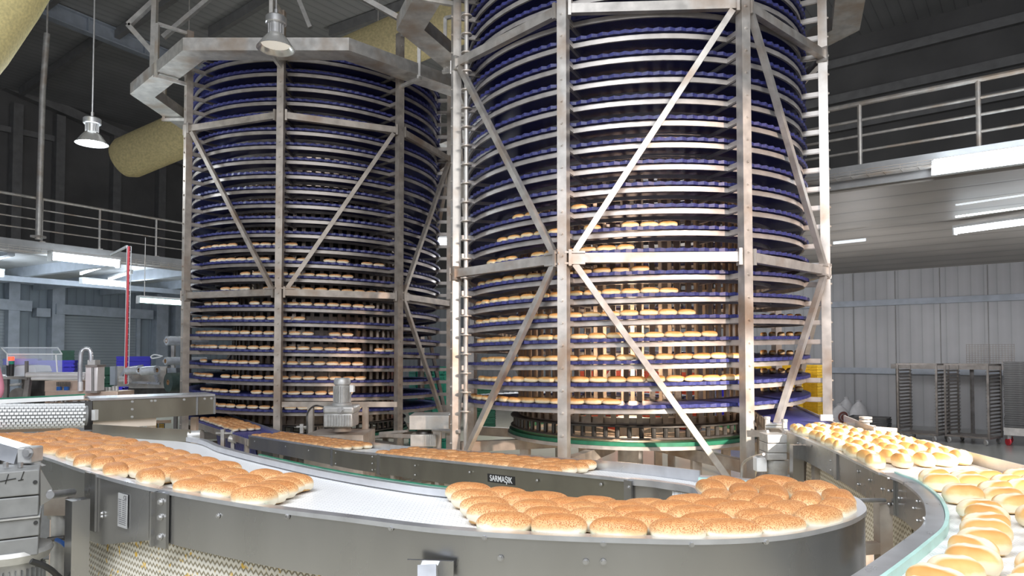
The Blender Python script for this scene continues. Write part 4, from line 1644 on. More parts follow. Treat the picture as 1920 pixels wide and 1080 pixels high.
m.build('linkage', 'galv', gm4)

# ------------------------------------------------------------------ bread


def roll_mesh(name, L, W, Ht, mat, e=.62, bump=0.0, slash=0.0, nu=26, nv=13, seed=0, waist=.13, lift=.0):
    rnd = random.Random(seed)
    ph = [rnd.uniform(0, 6.28) for _ in range(6)]
    vs, fs = [], []
    sg = lambda x, p: math.copysign(abs(x) ** p, x)
    for j in range(nv + 1):
        v = -PI / 2 + PI * j / nv
        cz, sz = sg(math.cos(v), .55), math.sin(v)
        z = .5 + .5 * sz if sz > 0 else .5 + .5 * sg(sz, .55)
        for i in range(nu):
            u = 2 * PI * i / nu
            x, y = sg(math.cos(u), e), sg(math.sin(u), e + .12)
            k = 1 + bump * math.sin(2 * u + ph[0] + v) + bump * .7 * math.sin(3 * u + ph[1] - 2 * v)
            # crease between sole and dome
            k *= 1 - waist * math.exp(-((z - .2) / .06) ** 2) * (.6 + .4 * math.sin(u * 3 + ph[2]))
            zz = z
            if slash and z > .6:
                zz += slash * math.exp(-((y * cz) / .16) ** 2) * (1 - (x * cz) ** 2) * -1 + slash * .8 * math.exp(-((abs(y * cz) - .3) / .14) ** 2) * (1 - (x * cz) ** 4)
            zz += .05 * math.sin(2 * x * cz + ph[3]) * max(0, z - .5)
            vs.append((x * cz * k * L / 2, y * cz * k * W / 2, max(0, zz) * Ht))
    for j in range(nv):
        for i in range(nu):
            i2 = (i + 1) % nu
            fs.append((j * nu + i, j * nu + i2, (j + 1) * nu + i2, (j + 1) * nu + i))
    me = bpy.data.meshes.new(name)
    me.from_pydata(vs, [], fs)
    me.validate()
    for p in me.polygons:
        p.use_smooth = True
    me.materials.append(M[mat])
    return me


SEED_BIG = [roll_mesh('seeded_roll', .205, .122, .080, 'seeded', e=.52, bump=.03, seed=i, waist=.10) for i in range(5)]
SEED_SMALL = [roll_mesh('seeded_roll', .165, .088, .060, 'seeded', e=.55, bump=.03, nu=16, nv=9, seed=20 + i) for i in range(3)]
SPLIT = [roll_mesh('split_roll', .165, .112, .086, 'split', e=.72, bump=.025, slash=.045, nu=28, nv=15, seed=40 + i, waist=.09) for i in range(5)]
LONG = [roll_mesh('golden_roll', .186, .082, .062, 'long', e=.7, bump=.03, nu=16, nv=9, seed=60 + i, waist=.05) for i in range(4)]
SEED_TOWER = [roll_mesh('crusty_roll', .18, .085, .060, 'seeded', e=.7, bump=.03, nu=14, nv=8, seed=80 + i) for i in range(3)]  # same seeded rolls as on the conveyors, coarser mesh


def put(name, meshes, loc, rz, label, cat='bread roll', group=None, s=1.0, tilt=(0, 0)):
    o = bpy.data.objects.new(name, random.choice(meshes))
    COL.objects.link(o)
    o.location = loc
    o.rotation_euler = (tilt[0], tilt[1], rz)
    o.scale = (s * random.uniform(.95, 1.05), s * random.uniform(.95, 1.05), s * random.uniform(.93, 1.07))
    return tag(o, label, cat, group)


def centre_len(A, B):
    C = [(a + b) / 2 for a, b in zip(A, B)]
    s = [0]
    for p, q in zip(C, C[1:]):
        s.append(s[-1] + (q - p).length)
    return s


def sample(A, B, S, s, t):
    i = 0
    while i < len(S) - 2 and S[i + 1] < s:
        i += 1
    f = (s - S[i]) / max(1e-6, S[i + 1] - S[i])
    a, b = A[i] + (A[i + 1] - A[i]) * f, B[i] + (B[i + 1] - B[i]) * f
    p = a + (b - a) * t
    c0, c1 = A[i] + (B[i] - A[i]) * t, A[i + 1] + (B[i + 1] - A[i + 1]) * t
    d = c1 - c0
    return p, math.atan2(d.y, d.x), (b - a).length, math.atan2(d.z, math.hypot(d.x, d.y))


def arclen_at(A, S, px):
    """arc length where edge A crosses the image column px"""
    k = (px - 960) / F
    for i in range(len(A) - 1):
        u, v = A[i].x / A[i].y - k, A[i + 1].x / A[i + 1].y - k
        if u * v <= 0:
            return S[i] + (S[i + 1] - S[i]) * (u / (u - v) if u != v else 0)
    return None


def batch(name, meshes, A, B, S, s0, s1, lanes, step, zoff, lab, group, first=1, t0=.1, t1=.93, jit=.012, yaw=.08, skew=0.0, skip=(), s=1.0, tilt_on=True, turn=0.0, absd=None, rnd_off=.3):
    """rows run from s0 (row one) towards s1; lane one is along edge A"""
    out = []
    dirn = 1 if s1 > s0 else -1
    for l in range(lanes):
        t = t0 + (t1 - t0) * (l / (lanes - 1))
        # true length along this lane, so the rolls stay packed on the bends
        off = skew * l + random.uniform(-rnd_off, rnd_off) * step * .5
        pos, row = s0 + dirn * off, 1
        while (s1 - pos) * dirn > 0:
            if absd:
                wid = sample(A, B, S, pos, .5)[2]
                t = min(.92, (absd[0] + (absd[1] - absd[0]) * l / (lanes - 1)) / wid)
            p, yaw0, wid, pitch = sample(A, B, S, pos, t)
            if (row, l + 1) not in skip:
                o = put(name, meshes, p + V((random.uniform(-jit, jit), random.uniform(-jit, jit), zoff)), yaw0 + turn + random.gauss(0, yaw), lab % (ORD[row], ORD[l + 1]), group=group, s=s)
                if tilt_on:
                    o.rotation_euler = (0, -pitch * math.cos(turn), yaw0 + turn + random.gauss(0, yaw))
                out.append(o)
            # advance by `step` metres measured in the lane
            e = .02 * dirn
            p2 = sample(A, B, S, pos + e, t)[0]
            g = max(.35, (p2 - p).length / .02)
            pos += dirn * step * random.uniform(.97, 1.05) / g
            row += 1
    return out


# ---- seeded rolls on the front bend (lane one along the outer rim)
SO = centre_len(OUTS, INNS)
sa = arclen_at(OUTS, SO, 985)
sb_end = SO[-1] - .36
batch('seeded_roll', SEED_BIG, OUTS, INNS, SO, sa, sb_end, 5, .202, -.026, 'seeded roll on the front bend, %s row from open end, %s lane from rim', 'seeded rolls on the front bend', t0=.14, t1=.88, skew=.03, rnd_off=.2)
sa = arclen_at(OUTS, SO, 470)
batch('seeded_roll', SEED_BIG, OUTS, INNS, SO, sa, .12, 5, .205, -.026, 'seeded roll by the grey gear motor, %s row from front, %s lane from rim', 'seeded rolls by the gear motor', absd=(.10, .53), skew=-.03, jit=.018, yaw=.16, skip={(3, 5), (4, 1), (2, 4), (6, 1)})
# ---- seeded rolls on the narrow conveyor (lane one along the lettered side)
SM = centre_len(NEARL, FARL)
s1 = arclen_at(NEARL, SM, 1018)
s2 = arclen_at(NEARL, SM, 705)
batch('seeded_roll', SEED_SMALL, NEARL, FARL, SM, s1, s2, 4, .158, -.028, 'seeded roll above the lettered plate, %s row from front, %s lane from lettered side', 'seeded rolls over the lettered plate', t0=.13, t1=.87, yaw=.05, jit=.005)
s1 = arclen_at(NEARL, SM, 622)
batch('seeded_roll', SEED_SMALL, NEARL, FARL, SM, s1, .08, 4, .16, -.028, 'seeded roll before the plinth motor, %s row from front, %s lane from steel side', 'seeded rolls before the plinth motor', t0=.13, t1=.87, yaw=.05, jit=.005)
SF = centre_len(A_, B_)
batch('seeded_roll', SEED_SMALL, A_, B_, SF, SF[-1] - .75, .5, 4, .165, .002, 'seeded roll on the blue outfeed, %s row from front, %s lane from near edge', 'seeded rolls on the blue outfeed', t0=.12, t1=.72, yaw=.06, jit=.008)

# ---- split rolls on the conveyor of the near spiral (lane one along the near rim)
SR = centre_len(RNS, RFS)
s1 = arclen_at(RNS, SR, 1618)
batch('split_roll', SPLIT, RNS, RFS, SR, s1, .0, 5, .168, -.018, 'pale split roll nearer the blue belt, %s row from front, %s lane from rim', 'split rolls by the blue belt', t0=.10, t1=.90, jit=.022, yaw=.22, turn=0, s=.98)
s1 = arclen_at(RNS, SR, 1690)
batch('split_roll', SPLIT, RNS, RFS, SR, s1 + .02, SR[-1], 5, .152, -.018, 'golden split roll on the bend, %s row from the gap, %s lane from rim', 'split rolls at the bend', t0=.205, t1=.92, jit=.02, yaw=.42, turn=PI / 2 * 1.15, skip={(3, 1), (6, 2), (5, 1), (8, 3)})


# ---- rolls riding round the spirals
def tier_rolls(name, meshes, P, za, a_from, a_to, r, lab, group, gap=.19, hand=1, skip=0.0, over=0):
    """from the leading end a_from, on towards a_to"""
    out = []
    sgn = 1 if a_to > a_from else -1
    n = int(abs(a_to - a_from) * r / gap)
    k = 1
    for i in range(n):
        a = a_from + sgn * (i + .5) * gap / r
        if random.random() < skip:
            continue
        z = za(a) + .062
        o = put(name, meshes, P(a, r + random.uniform(-.015, .015), z), a + random.gauss(0, .06), lab % ORD[min(k, 30)], group=group)
        k += 1
        out.append(o)
    return out


D2 = math.radians
# near spiral; a turn of the tier number = one turn of the angle
near_rows = [(-12, -84), (27, -70), (24, -72), (16, -74), (9, -76), (4, -76), (-4, -72), (-8, -64), (4, -58), (-16, -52)]
for i, (a1, a0) in enumerate(near_rows):
    w = 2 * PI * i
    tier_rolls('golden_roll', LONG, NP, nz_, w + D2(a1), w + D2(a0), 2.03, 'golden roll, near spiral, ' + ORD[i + 1] + ' tier up, outer row, %s from leading end', 'golden rolls on the near spiral, tier %d' % (i + 1), skip=0 if i < 7 else .25)
for i, (a1, a0) in enumerate(near_rows[:3]):
    w = 2 * PI * i
    tier_rolls('golden_roll', LONG, NP, nz_, w + D2(a1 - 2), w + D2(a0 + 22), 1.92, 'golden roll, near spiral, ' + ORD[i + 1] + ' tier up, second row, %s from leading end', 'inner golden rolls on the near spiral, tier %d' % (i + 1), gap=.2)
# the rows that come round on the conveyor side, seen end-on
for i in range(8):
    for k in range(5):
        if i == 0:
            p, aa, _, _ = sample(B2, A2, centre_len(B2, A2), .12, .16 + .17 * k)
            loc = p + V((0, 0, .002))
            aa -= PI
        else:
            aa = D2(75 + 360 * (i - 1)) - .012 * k
            loc = NP(aa, 2.02 - .10 * k, nz_(aa) + .062)
        put('golden_roll', LONG, loc, aa + random.gauss(0, .05), 'golden roll seen end-on above pale motor, %s tier up, %s from rim' % (ORD[i + 1], ORD[k + 1]), group='end-on golden rolls, tier %d' % (i + 1))
# far spiral
far_rows = [(-38, 34), (-50, 30), (-58, 36), (-50, 40), (-64, 50), (-56, 30), (-62, 10), (-52, 40), (-30, 46), (-20, 30), (-40, 44), (-48, 12)]
for i, (a0, a1) in enumerate(far_rows):
    w = -2 * PI * i
    tier_rolls('crusty_roll', SEED_TOWER, FP, fz_, w + D2(a1), w + D2(a0), 2.03, 'seeded roll, far spiral, ' + ORD[i + 1] + ' tier up, %s from bench motor side', 'rolls on the far spiral, tier %d' % (i + 1), gap=.192, skip=.08 if i < 8 else .35)

# ------------------------------------------------------------------ the far side of the hall


def crate(name, label, group, c, size, ang, mat, ribs=3):
    """open plastic crate, c = centre of its base; side walls with raised ribs and a rim"""
    key = (name, tuple(size), mat)
    L, W, Ht = size
    if key not in CR:
        m = MB()
        w = .012
        m.box((0, 0, .006), (L, W, .012))
        for s in (-1, 1):
            m.box((s * (L / 2 - w / 2), 0, Ht / 2), (w, W, Ht))
            m.box((0, s * (W / 2 - w / 2), Ht / 2), (L, w, Ht))
        for z in [Ht * (i + .5) / ribs for i in range(ribs)] + [Ht - .012]:
            for s in (-1, 1):
                m.box((s * L / 2, 0, z), (.016, W + .016, .018))
                m.box((0, s * W / 2, z), (L + .016, .016, .018))
        for k in range(5):
            for s in (-1, 1):
                m.box((-L / 2 + L * (k + .5) / 5, s * W / 2, Ht / 2), (.018, .014, Ht))
        me = m.build(name, mat)
        CR[key] = me.data
        o = me
    else:
        o = bpy.data.objects.new(name, CR[key])
        COL.objects.link(o)
    o.location = c
    o.rotation_euler = (0, 0, ang)
    return tag(o, label, 'crate', group)


CR = {}
AW = math.atan2(DR.y, DR.x)


def crate_stack(name, mat, px, dep, n, size, lab, group, ang=AW, top=False):
    b = at(px, 760, dep)
    for i in range(n):
        k = n - i
        crate(name, lab % ORD[k], group, (b.x, b.y, i * size[2] * 1.01 + .005), size, ang, mat)


# yellow crates behind the near spiral
for j, (px, dep, n, what) in enumerate(((1438, 14.6, 9, 'stack beside the near spiral'), (1478, 15.2, 9, 'middle stack, behind end-on rolls'), (1516, 15.6, 9, 'stack beside the flour sacks'))):
    crate_stack('yellow_crate', 'yellowcrate', px, dep, n, (.50, .40, .185), 'yellow plastic crate, %s from the top, ' + what, 'yellow crates, ' + what)
# green crates between the spirals
for px, dep, n, what in ((796, 14.9, 10, 'dim stack behind far spiral brace'), (826, 14.2, 10, 'stack in the gap between the spirals')):
    crate_stack('green_crate', 'greencrate', px, dep, n, (.55, .40, .165), 'green plastic crate, %s from the top, ' + what, 'green crates, ' + what, .5)
for px, dep, n, what in ((905, 17.5, 7, 'stack behind the near spiral pole'),):
    crate_stack('green_crate', 'darkgreen', px, dep, n, (.55, .40, .165), 'green plastic crate, %s from the top, ' + what, 'green crates, ' + what, .3)
# red crates seen through the near drum
for px, dep, n, what in ((1108, 17.4, 8, 'stack nearest middle post'), (1158, 17.6, 8, 'stack behind drum middle'), (1215, 17.4, 8, 'stack behind slanting brace'), (1292, 17.8, 8, 'stack beside blue crates')):
    crate_stack('red_crate', 'redcrate', px, dep, n, (.44, .40, .185), 'red crate seen through drum, %s from top, ' + what, 'red crates, ' + what, .4)
for px, dep, n, what in ((1365, 17.9, 9, 'stack behind the drum'),):
    crate_stack('blue_crate', 'bluecrate', px, dep, n, (.44, .40, .185), 'blue crate seen through the drum, %s from the top, ' + what, 'blue crates behind the drum', .4)
# blue crates behind the wrapping machines
for px, dep, z0, n, wd, what in ((108, 11.2, 1.60, 2, .50, 'by the steel hose'), (42, 12.4, 1.74, 1, .50, 'under the clear hood'), (251, 14.2, 1.66, 2, .60, 'behind the film rolls')):
    b = at(px, 700, dep)
    if n == 2 and px < 200:
        hs = .115
    else:
        hs = .11
    for i in range(n):
        crate('blue_crate', 'blue crate ' + ('upper of two ' if i == n - 1 and n > 1 else 'lower of two ' if n > 1 else 'alone ') + what, 'blue crates ' + what, (b.x, b.y, z0 + i * hs * 1.02), (wd, .4, hs), .45, 'bluecrate', 2)
    t = thing('shelf_table', 'dark steel stand carrying blue crates ' + what, 'stand', (b.x, b.y, 0))
    MB().box((b.x, b.y, z0 - .02), (wd * 1.05, .42, .03), (math.cos(.45), math.sin(.45), 0)).build('top', 'dark', t)
    for sx in (-1, 1):
        for sy in (-1, 1):
            q = V((b.x, b.y, 0)) + V((math.cos(.45), math.sin(.45), 0)) * (sx * wd * .48) + V((-math.sin(.45), math.cos(.45), 0)) * (sy * .18)
            MB().bar(q, q + V((0, 0, z0 - .03)), .04, .04, V((1, 0, 0))).build('leg', 'dark', t)
b = at(227, 700, 9.7)
for i in range(6):
    crate('blue_crate', 'small blue crate beneath the unwinder, %s from the top' % ORD[6 - i], 'small blue crates beneath the unwinder', (b.x, b.y, .67 + i * .135), (.12, .3, .13), .3, 'bluecrate', 1)
crate('blue_crate', 'big blue crate on the floor under the small blue crates', None, (b.x, b.y, .005), (.4, .4, .655), .3, 'bluecrate', 4)
for px, dep, n, what in ((199, 13.8, 10, 'stack before the roller shutter'), (118, 14.4, 12, 'stack at the clear hood')):
    crate_stack('green_crate', 'darkgreen', px, dep, n, (.36, .3, .165), 'dark green crate, %s from the top, ' + what, 'dark green crates, ' + what, .55)


# tray racks on castors
def caster(mb, p, r=.055):
    mb.cyl(p + V((-.014, 0, r)), p + V((.014, 0, r)), r, 14)
    mb.box(p + V((0, 0, r * 2)), (.05, .05, .03))


def tray_rack(label, pl, pr, dep_off, top, group):
    """pl, pr: floor points of the two front posts"""
    t = thing('tray_rack', label, 'rack', ((pl.x + pr.x) / 2, (pl.y + pr.y) / 2, 0), group)
    d = (pr - pl).normalized()
    back = V((-d.y, d.x, 0))
    back = back if back.y > 0 else -back
    back = (back + V((.20, 0, 0))).normalized() * dep_off
    for p in (pl, pr, pl + back, pr + back):
        MB().bar(p + V((0, 0, .13)), p + V((0, 0, top)), .035, .035, d).build('post', 'rack', t)
    for z in (.15, top - .02):
        m = MB()
        for u, v in ((pl, pr), (pl + back, pr + back), (pl, pl + back), (pr, pr + back)):
            m.bar(u + V((0, 0, z)), v + V((0, 0, z)), .035, .035)
        m.build('frame', 'rack', t)
    MB().prism([q + V((0, 0, .16)) for q in (pl, pr, pr + back, pl + back)], (0, 0, .012)).build('base_sheet', 'rack', t)
    for s, p in ((1, pl), (-1, pr)):
        m = MB()
        for k in range(18):
            z = .24 + k * (top - .34) / 18
            m.prism([p + V((0, 0, z)), p + d * (.045 * s) + V((0, 0, z)), p + d * (.045 * s) + back + V((0, 0, z)), p + back + V((0, 0, z))], (0, 0, .014))
            m.prism([p + V((0, 0, z)), p + d * (.004 * s) + V((0, 0, z)), p + d * (.004 * s) + back + V((0, 0, z)), p + back + V((0, 0, z))], (0, 0, .035))
        m.build('tray_runners', 'rack', t)
    for p in (pl + d * .06, pr - d * .06, pl + back + d * .06, pr + back - d * .06):
        m = MB()
        caster(m, p)
        m.build('caster', 'cast', t)


tray_rack('empty tray rack on castors beside the flour sacks', hz(1685, 823, 0), hz(1758, 829, 0), .62, 1.72, 'tray racks')
tray_rack('empty tray rack on castors between another rack and the tray stack', hz(1774, 829, 0), hz(1855, 836, 0), .62, 1.72, 'tray racks')
p, q = rw(1674, 686, 1.5), rw(1990, 686, 1.5)
zt = at(1674, 690, p.y).z
t = thing('steel_shelf', 'long dark steel shelf running along the wall above the racks', 'shelf', (p.x, p.y, 0))
MB().bar(V((p.x, p.y, zt + .05)), V((q.x, q.y, zt + .05)), .5, .12).build('shelf_board', 'rack', t)
for f_ in (.03, .5, .97):
    c = p + (q - p) * f_
    MB().bar(V((c.x, c.y, 0)), V((c.x, c.y, zt)), .06, .06, V((1, 0, 0))).build('leg', 'rack', t)
u, v = V((*rw(1812, 660, 1.6).xy, zt + .11)), V((*rw(1902, 660, 1.6).xy, zt + .11))
m = MB()
n = 16
for k in range(n + 1):
    c = u + (v - u) * (k / n)
    m.bar(c, c + V((0, 0, .48)), .012, .012, DR)
for k in range(10):
    m.bar(u + V((0, 0, .02 + k * .05)), v + V((0, 0, .02 + k * .05)), .012, .012)
solo('mesh_screen', m, 'rack', 'dark wire mesh panel standing on the long steel shelf', 'mesh panel')
# stack of baking trays on a trolley at the picture's edge
b = hz(1934, 836, 0)
t = thing('tray_trolley', 'low steel trolley with red castors under the dark tray stack', 'trolley', (b.x, b.y, 0))
MB().box((b.x, b.y, .30), (.9, .6, .16), DR).build('deck', 'galv', t)
for sx in (-.38, .38):
    for sy in (-.24, .24):
        q = b + DR * sx + NIR * sy
        m = MB()
        caster(m, q, .08)
        m.build('caster', 'red', t)['label'] = 'red wheeled castor'
        MB().bar(q + V((0, 0, .14)), q + V((0, 0, .24)), .08, .08, V((1, 0, 0))).build('leg', 'galv', t)
bt = MB().box((0, 0, .006), (.86, .56, .012))
for s in (-1, 1):
    bt.bar((-.43, s * .28, .03), (.43, s * .28, .03), .02, .03)
    bt.bar((s * .43, -.28, .03), (s * .43, .28, .03), .02, .03)
for k in range(30):
    if k == 0:
        o = bt.build('baking_tray', 'tray')
        m0 = o.data
    else:
        o = bpy.data.objects.new('baking_tray', m0)
        COL.objects.link(o)
    o.location = (b.x + random.uniform(-.012, .012), b.y + random.uniform(-.012, .012), .385 + k * .046)
    o.rotation_euler = (0, 0, AW + random.uniform(-.015, .015))
    tag(o, 'dark baking tray on the trolley stack, %s from the top' % ORD[30 - k], 'tray', 'baking trays on the trolley')
# low pile of trays beside the racks
b = hz(1652, 812, 0) + V((0, .5, 0))
for k in range(7):
    o = bpy.data.objects.new('baking_tray', m0)
    COL.objects.link(o)
    o.location = (b.x + random.uniform(-.03, .03), b.y, .01 + k * .05)
    o.rotation_euler = (0, 0, AW + random.uniform(-.05, .05))
    tag(o, 'dark baking tray in the low floor pile by the sacks, %s from the top' % ORD[7 - k], 'tray', 'baking trays in the floor pile')


# flour sacks
def sack(label, px, wpx, ytop, ybot, seed, emblem=False):
    b = hz(px, ybot, 0)
    b = b * ((b.y + (seed % 2) * .55) / b.y)
    b.z = 0
    sc = b.y / F
    hh = (ybot - ytop) * sc
    w = wpx * sc / 2
    rnd = random.Random(seed)
    prof = [(0, 0), (.92, .0), (1.0, .10), (1.02, .35), (.95, .55), (.72, .74), (.38, .86), (.22, .92), (.30, .97), (.12, 1.0), (0, 1.0)]
    m = MB()
    n = 20
    vs = []
    for r, z in prof:
        for k in range(n):
            a_ = 2 * PI * k / n
            rr = r * w * (1 + .07 * math.sin(3 * a_ + seed + z * 4) + rnd.uniform(-.02, .02))
            vs.append(b + V((rr * math.cos(a_), .75 * rr * math.sin(a_), z * hh)))
    fs = []
    for j in range(len(prof) - 1):
        for k in range(n):
            k2 = (k + 1) % n
            fs.append((j * n + k, j * n + k2, (j + 1) * n + k2, (j + 1) * n + k))
    m.add(vs, fs)
    t = thing('flour_sack', label, 'sack', b, 'flour sacks')
    m.build('bag', 'sack', t, 60)
    if emblem:
        vs, fs = [], []
        nn = 20
        c0 = b + V((0, 0, hh * .42))
        for r in (0, .5, .62):
            pass
        m = MB()
        for rr0, rr1 in ((0, .28), (.36, .56)):
            vs = []
            for k in range(nn):
                a_ = 2 * PI * k / nn
                for r in (rr0, rr1):
                    x, z = r * w * math.cos(a_), r * w * 1.15 * math.sin(a_)
                    y = -.75 * w * 1.06 * math.sqrt(max(0, 1 - (x / (w * 1.08)) ** 2)) - .02
                    vs.append(c0 + V((x, y, z)))
            m.add(vs, [(2 * k, 2 * k + 1, 2 * ((k + 1) % nn) + 1, 2 * ((k + 1) % nn)) for k in range(nn)])
        m.build('round_emblem', 'emblem', t)['label'] = 'brown round emblem'


sack('pale sack with brown emblem partly behind the near spiral post', 1551, 34, 754, 797, 1, True)
sack('white sack with round brown emblem beside the spiral post', 1575, 34, 757, 799, 2, True)
sack('plain grey sack with twisted top, middle of the sack row', 1588, 30, 748, 798, 3)
sack('plain grey sack with twisted top, next to the tray pile', 1611, 34, 750, 800, 4)

# ---- upper transfer conveyor with the white roller nose
p0 = at(-60, 762, 5.75)
q0 = at(173, 752, 6.15)
q1 = at(405, 743, 6.95)
t = thing('transfer_conveyor', 'steel transfer conveyor with a white studded roller nose above the seeded rolls', 'conveyor', (q0.x, q0.y, 0))
dd = (q1 - q0)
hgt = .175
m = MB()
m.prism([q0, q1, q1 - V((0, 0, hgt)), q0 - V((0, 0, hgt + .01))], (-.004, .006, 0))
m.build('side_plate', 'olive', t)
jd = dd.normalized()
for f_ in (.835, .99):
    m = MB()
    m.bar(q0 + dd * f_ + V((.0, -.006, 0)), q0 + dd * f_ + V((0, -.006, -hgt)), .02, .008, V((0, 1, 0)))
    m.build('joint_strap', 'plate', t)
m = Bolts()
for f_ in (.30, .45, .48, .72, .90, .96):
    bolt(m, q0 + dd * f_ + V((0, -.004, -.02)), (.6, -.8, 0), .008, .01)
for f_ in (.30,):
    bolt(m, q0 + dd * f_ + V((0, -.004, -.09)), (.6, -.8, 0), .008, .01)
    bolt(m, q0 + dd * f_ + V((0, -.004, -.16)), (.6, -.8, 0), .008, .01)
m.build('bolt', 'bolt', t)
m = MB().prism([q0 + V((0, -.02, .004)), q1 + V((0, -.02, .004)), q1 + V((-.25, .32, .004)), q0 + V((-.25, .32, .004))], (0, 0, .02))
m.build('top_sheet', 'lip', t)
MB().bar(p0 + V((0, .2, .02)), q0 + V((-.2, .2, .02)), .02, .035).build('white_guide', 'whitepl', t)
MB().bar(p0 + V((0, .22, .045)), q0 + V((-.2, .22, .045)), .02, .012).build('green_guide', 'green', t)
# cheek plate, white nose roller with studs
ck = at(170, 775, 6.05)
MB().prism([at(116, 754, 6.2), at(173, 752, 6.14), at(173, 806, 6.1), at(158, 806, 6.1), at(158, 770, 6.14)], (0, .01, 0)).build('cheek_plate', 'dark', t)
n0, n1 = at(-60, 782, 5.45), at(163, 779, 5.95)
rad = .092
MB().cyl(n0, n1, rad - .008, 36).build('nose_roller', 'greymotor', t)
nose = [o for o in t.children if o.name.startswith('nose_roller')][0]
m = MB()
ax = (n1 - n0).normalized()
Ln = (n1 - n0).length
u_ = ax.cross(V((0, 0, 1))).normalized()
v_ = u_.cross(ax)
nr_, nc_ = 22, int(Ln / .031)
for i in range(nr_):
    an = 2 * PI * i / nr_
    o_ = u_ * math.cos(an) + v_ * math.sin(an)
    tg_ = ax.cross(o_)
    for k in range(nc_):
        c = n0 + ax * ((k + .5 * (i % 2) + .3) * .031) + o_ * rad
        m.box(c, (.023, .0165, .022), ax, tg_, o_)
m.build('roller_studs', 'whitepl', nose)
MB().bar(at(-60, 806, 5.5), at(140, 801, 6.0), .05, .055).build('tray_bar', 'copper', t)
MB().box(at(178, 778, 6.05), (.03, .05, .09)).build('belt_bearing', 'whitepl', t)
z2 = at(173, 790, 6.3).z
m = MB().bar(at(172, 797, 6.2), at(291, 790, 6.6), .05, .075)
m.build('frame_bar', 'litbar', t)
for px, dep, y0 in ((284, 6.62, 790), (253, 6.7, 796), (365, 7.0, 782), (107, 6.15, 806)):
    c = at(px, y0, dep)
    MB().bar(V((c.x, c.y, 0)), c, .06, .055, V((1, 0, 0))).build('leg', 'litbar' if px == 284 else 'copper', t)
m = MB().bar(at(290, 791, 6.9), at(320, 790, 7.0), .03, .03)
m.build('lower_bar', 'copper', t)
# perforated panels between the frame legs, amber light put into slot colour
m = MB()
for px in (194, 237, 262, 290, 303):
    c = at(px, 803, 7.05)
    m.box(c, (.055, .02, .10))
o = m.build('grille_backs', 'dark', t)
m = MB()
for px in (194, 237, 262, 290, 303):
    for i in range(3):
        for j in range(6):
            c = at(px - 3 + 3 * i, 796 + 2.7 * j, 7.03)
            m.box(c, (.009, .004, .008))
m.build('grille_slots', 'yellowcrate', t)

# ---- wrapping machine with the clear hood
t = thing('wrapping_machine', 'wrapping machine with a clear hood, stack light and white film', 'machine', (at(60, 740, 9.0).x, 9.0, 0))
d0 = 9.0
A = lambda x, y, d=9.0: at(x, y, d)


def slab(x0, y0, x1, y1, dep=9.0, th=.3):
    a_, b_ = at(x0, y0, dep), at(x1, y1, dep)
    return MB().box(V(((a_.x + b_.x) / 2, dep + th / 2, (a_.z + b_.z) / 2)), (abs(b_.x - a_.x), th, abs(a_.z - b_.z)))


slab(-70, 705, 48, 711, 8.8, .7).build('table_top', 'galv', t)
for x in (-50, 12):
    a_ = A(x, 711, 8.85)
    MB().bar(V((a_.x, a_.y, 0)), a_, .04, .05, V((1, 0, 0))).build('leg', 'rack', t)
for x in (-50, 46):
    a_ = A(x, 711, 9.4)
    MB().bar(V((a_.x, a_.y, 0)), a_, .04, .05, V((1, 0, 0))).build('leg', 'rack', t)
# hood
h = [A(2, 652, 8.9), A(108, 652, 8.9), A(116, 664, 8.6), A(14, 664, 8.6)]
m = MB().prism(h, (0, 0, .008))
m.prism([A(14, 664, 8.6), A(116, 664, 8.6), A(116, 706, 8.6), A(14, 706, 8.6)], (0, .008, 0))
m.prism([A(14, 664, 8.6), A(2, 652, 8.9), A(2, 700, 8.9), A(14, 706, 8.6)], (-.008, 0, 0))
hood = m.build('clear_hood', 'acrylic', t)
m = MB()
for u, v in ((h[0], h[1]), (h[1], h[2]), (h[2], h[3]), (h[3], h[0]), (h[3], A(14, 706, 8.6)), (A(105, 664, 8.6), A(108, 706, 8.6))):
    m.bar(u, v, .012, .012)
m.build('hood_edges', 'paint', hood)
m = MB().cyl(A(16, 685, 8.55), A(16, 705, 8.55), .022, 12)
m.build('stack_light_post', 'black', t)
MB().cyl(A(21, 669, 8.5), A(21, 676, 8.5), .032, 14).build('red_lamp', 'redglow', t)['label'] = 'lit red signal lamp'
MB().cyl(A(22, 677, 8.5), A(22, 683, 8.5), .028, 14).build('green_lamp', 'greenlens', t)['label'] = 'green signal lamp'
MB().cyl(A(22, 683, 8.5), A(21, 705, 8.5), .028, 14).build('lamp_base', 'black', t)
m = MB().prism([A(26, 704, 8.7), A(30, 687, 8.7), A(44, 685, 8.75), A(64, 686, 8.75), A(68, 697, 8.7), A(50, 704, 8.7)], (0, .3, 0))
m.build('white_film', 'whitepl', t)
MB().bar(A(50, 677, 8.5), A(50, 712, 8.5), .03, .03, V((0, 1, 0))).build('upright', 'rack', t)
MB().tube([A(51, 703, 8.5), A(162, 703, 8.5)], .035, 12).build('upper_roller', 'alu', t)
MB().tube([A(60, 710, 8.45), A(160, 710, 8.45)], .022, 12).build('lower_roller', 'alu', t)
slab(52, 712, 84, 756, 8.7, .4).build('drive_housing', 'dark', t)
MB().cyl(A(34, 741, 8.5), A(34, 741, 8.8), .09, 20).build('drive_motor', 'dark', t)
MB().prism([A(48, 706, 8.5), A(56, 706, 8.5), A(50, 758, 8.5), A(40, 758, 8.5)], (0, .05, 0)).build('side_frame', 'rack', t)
slab(-70, 711, 12, 760, 9.2, .05).build('back_panel', 'mezz', t)
m = MB().cyl(A(20, 722, 8.6), A(40, 720, 8.6), .018, 10)
m.build('air_line', 'cast', t)

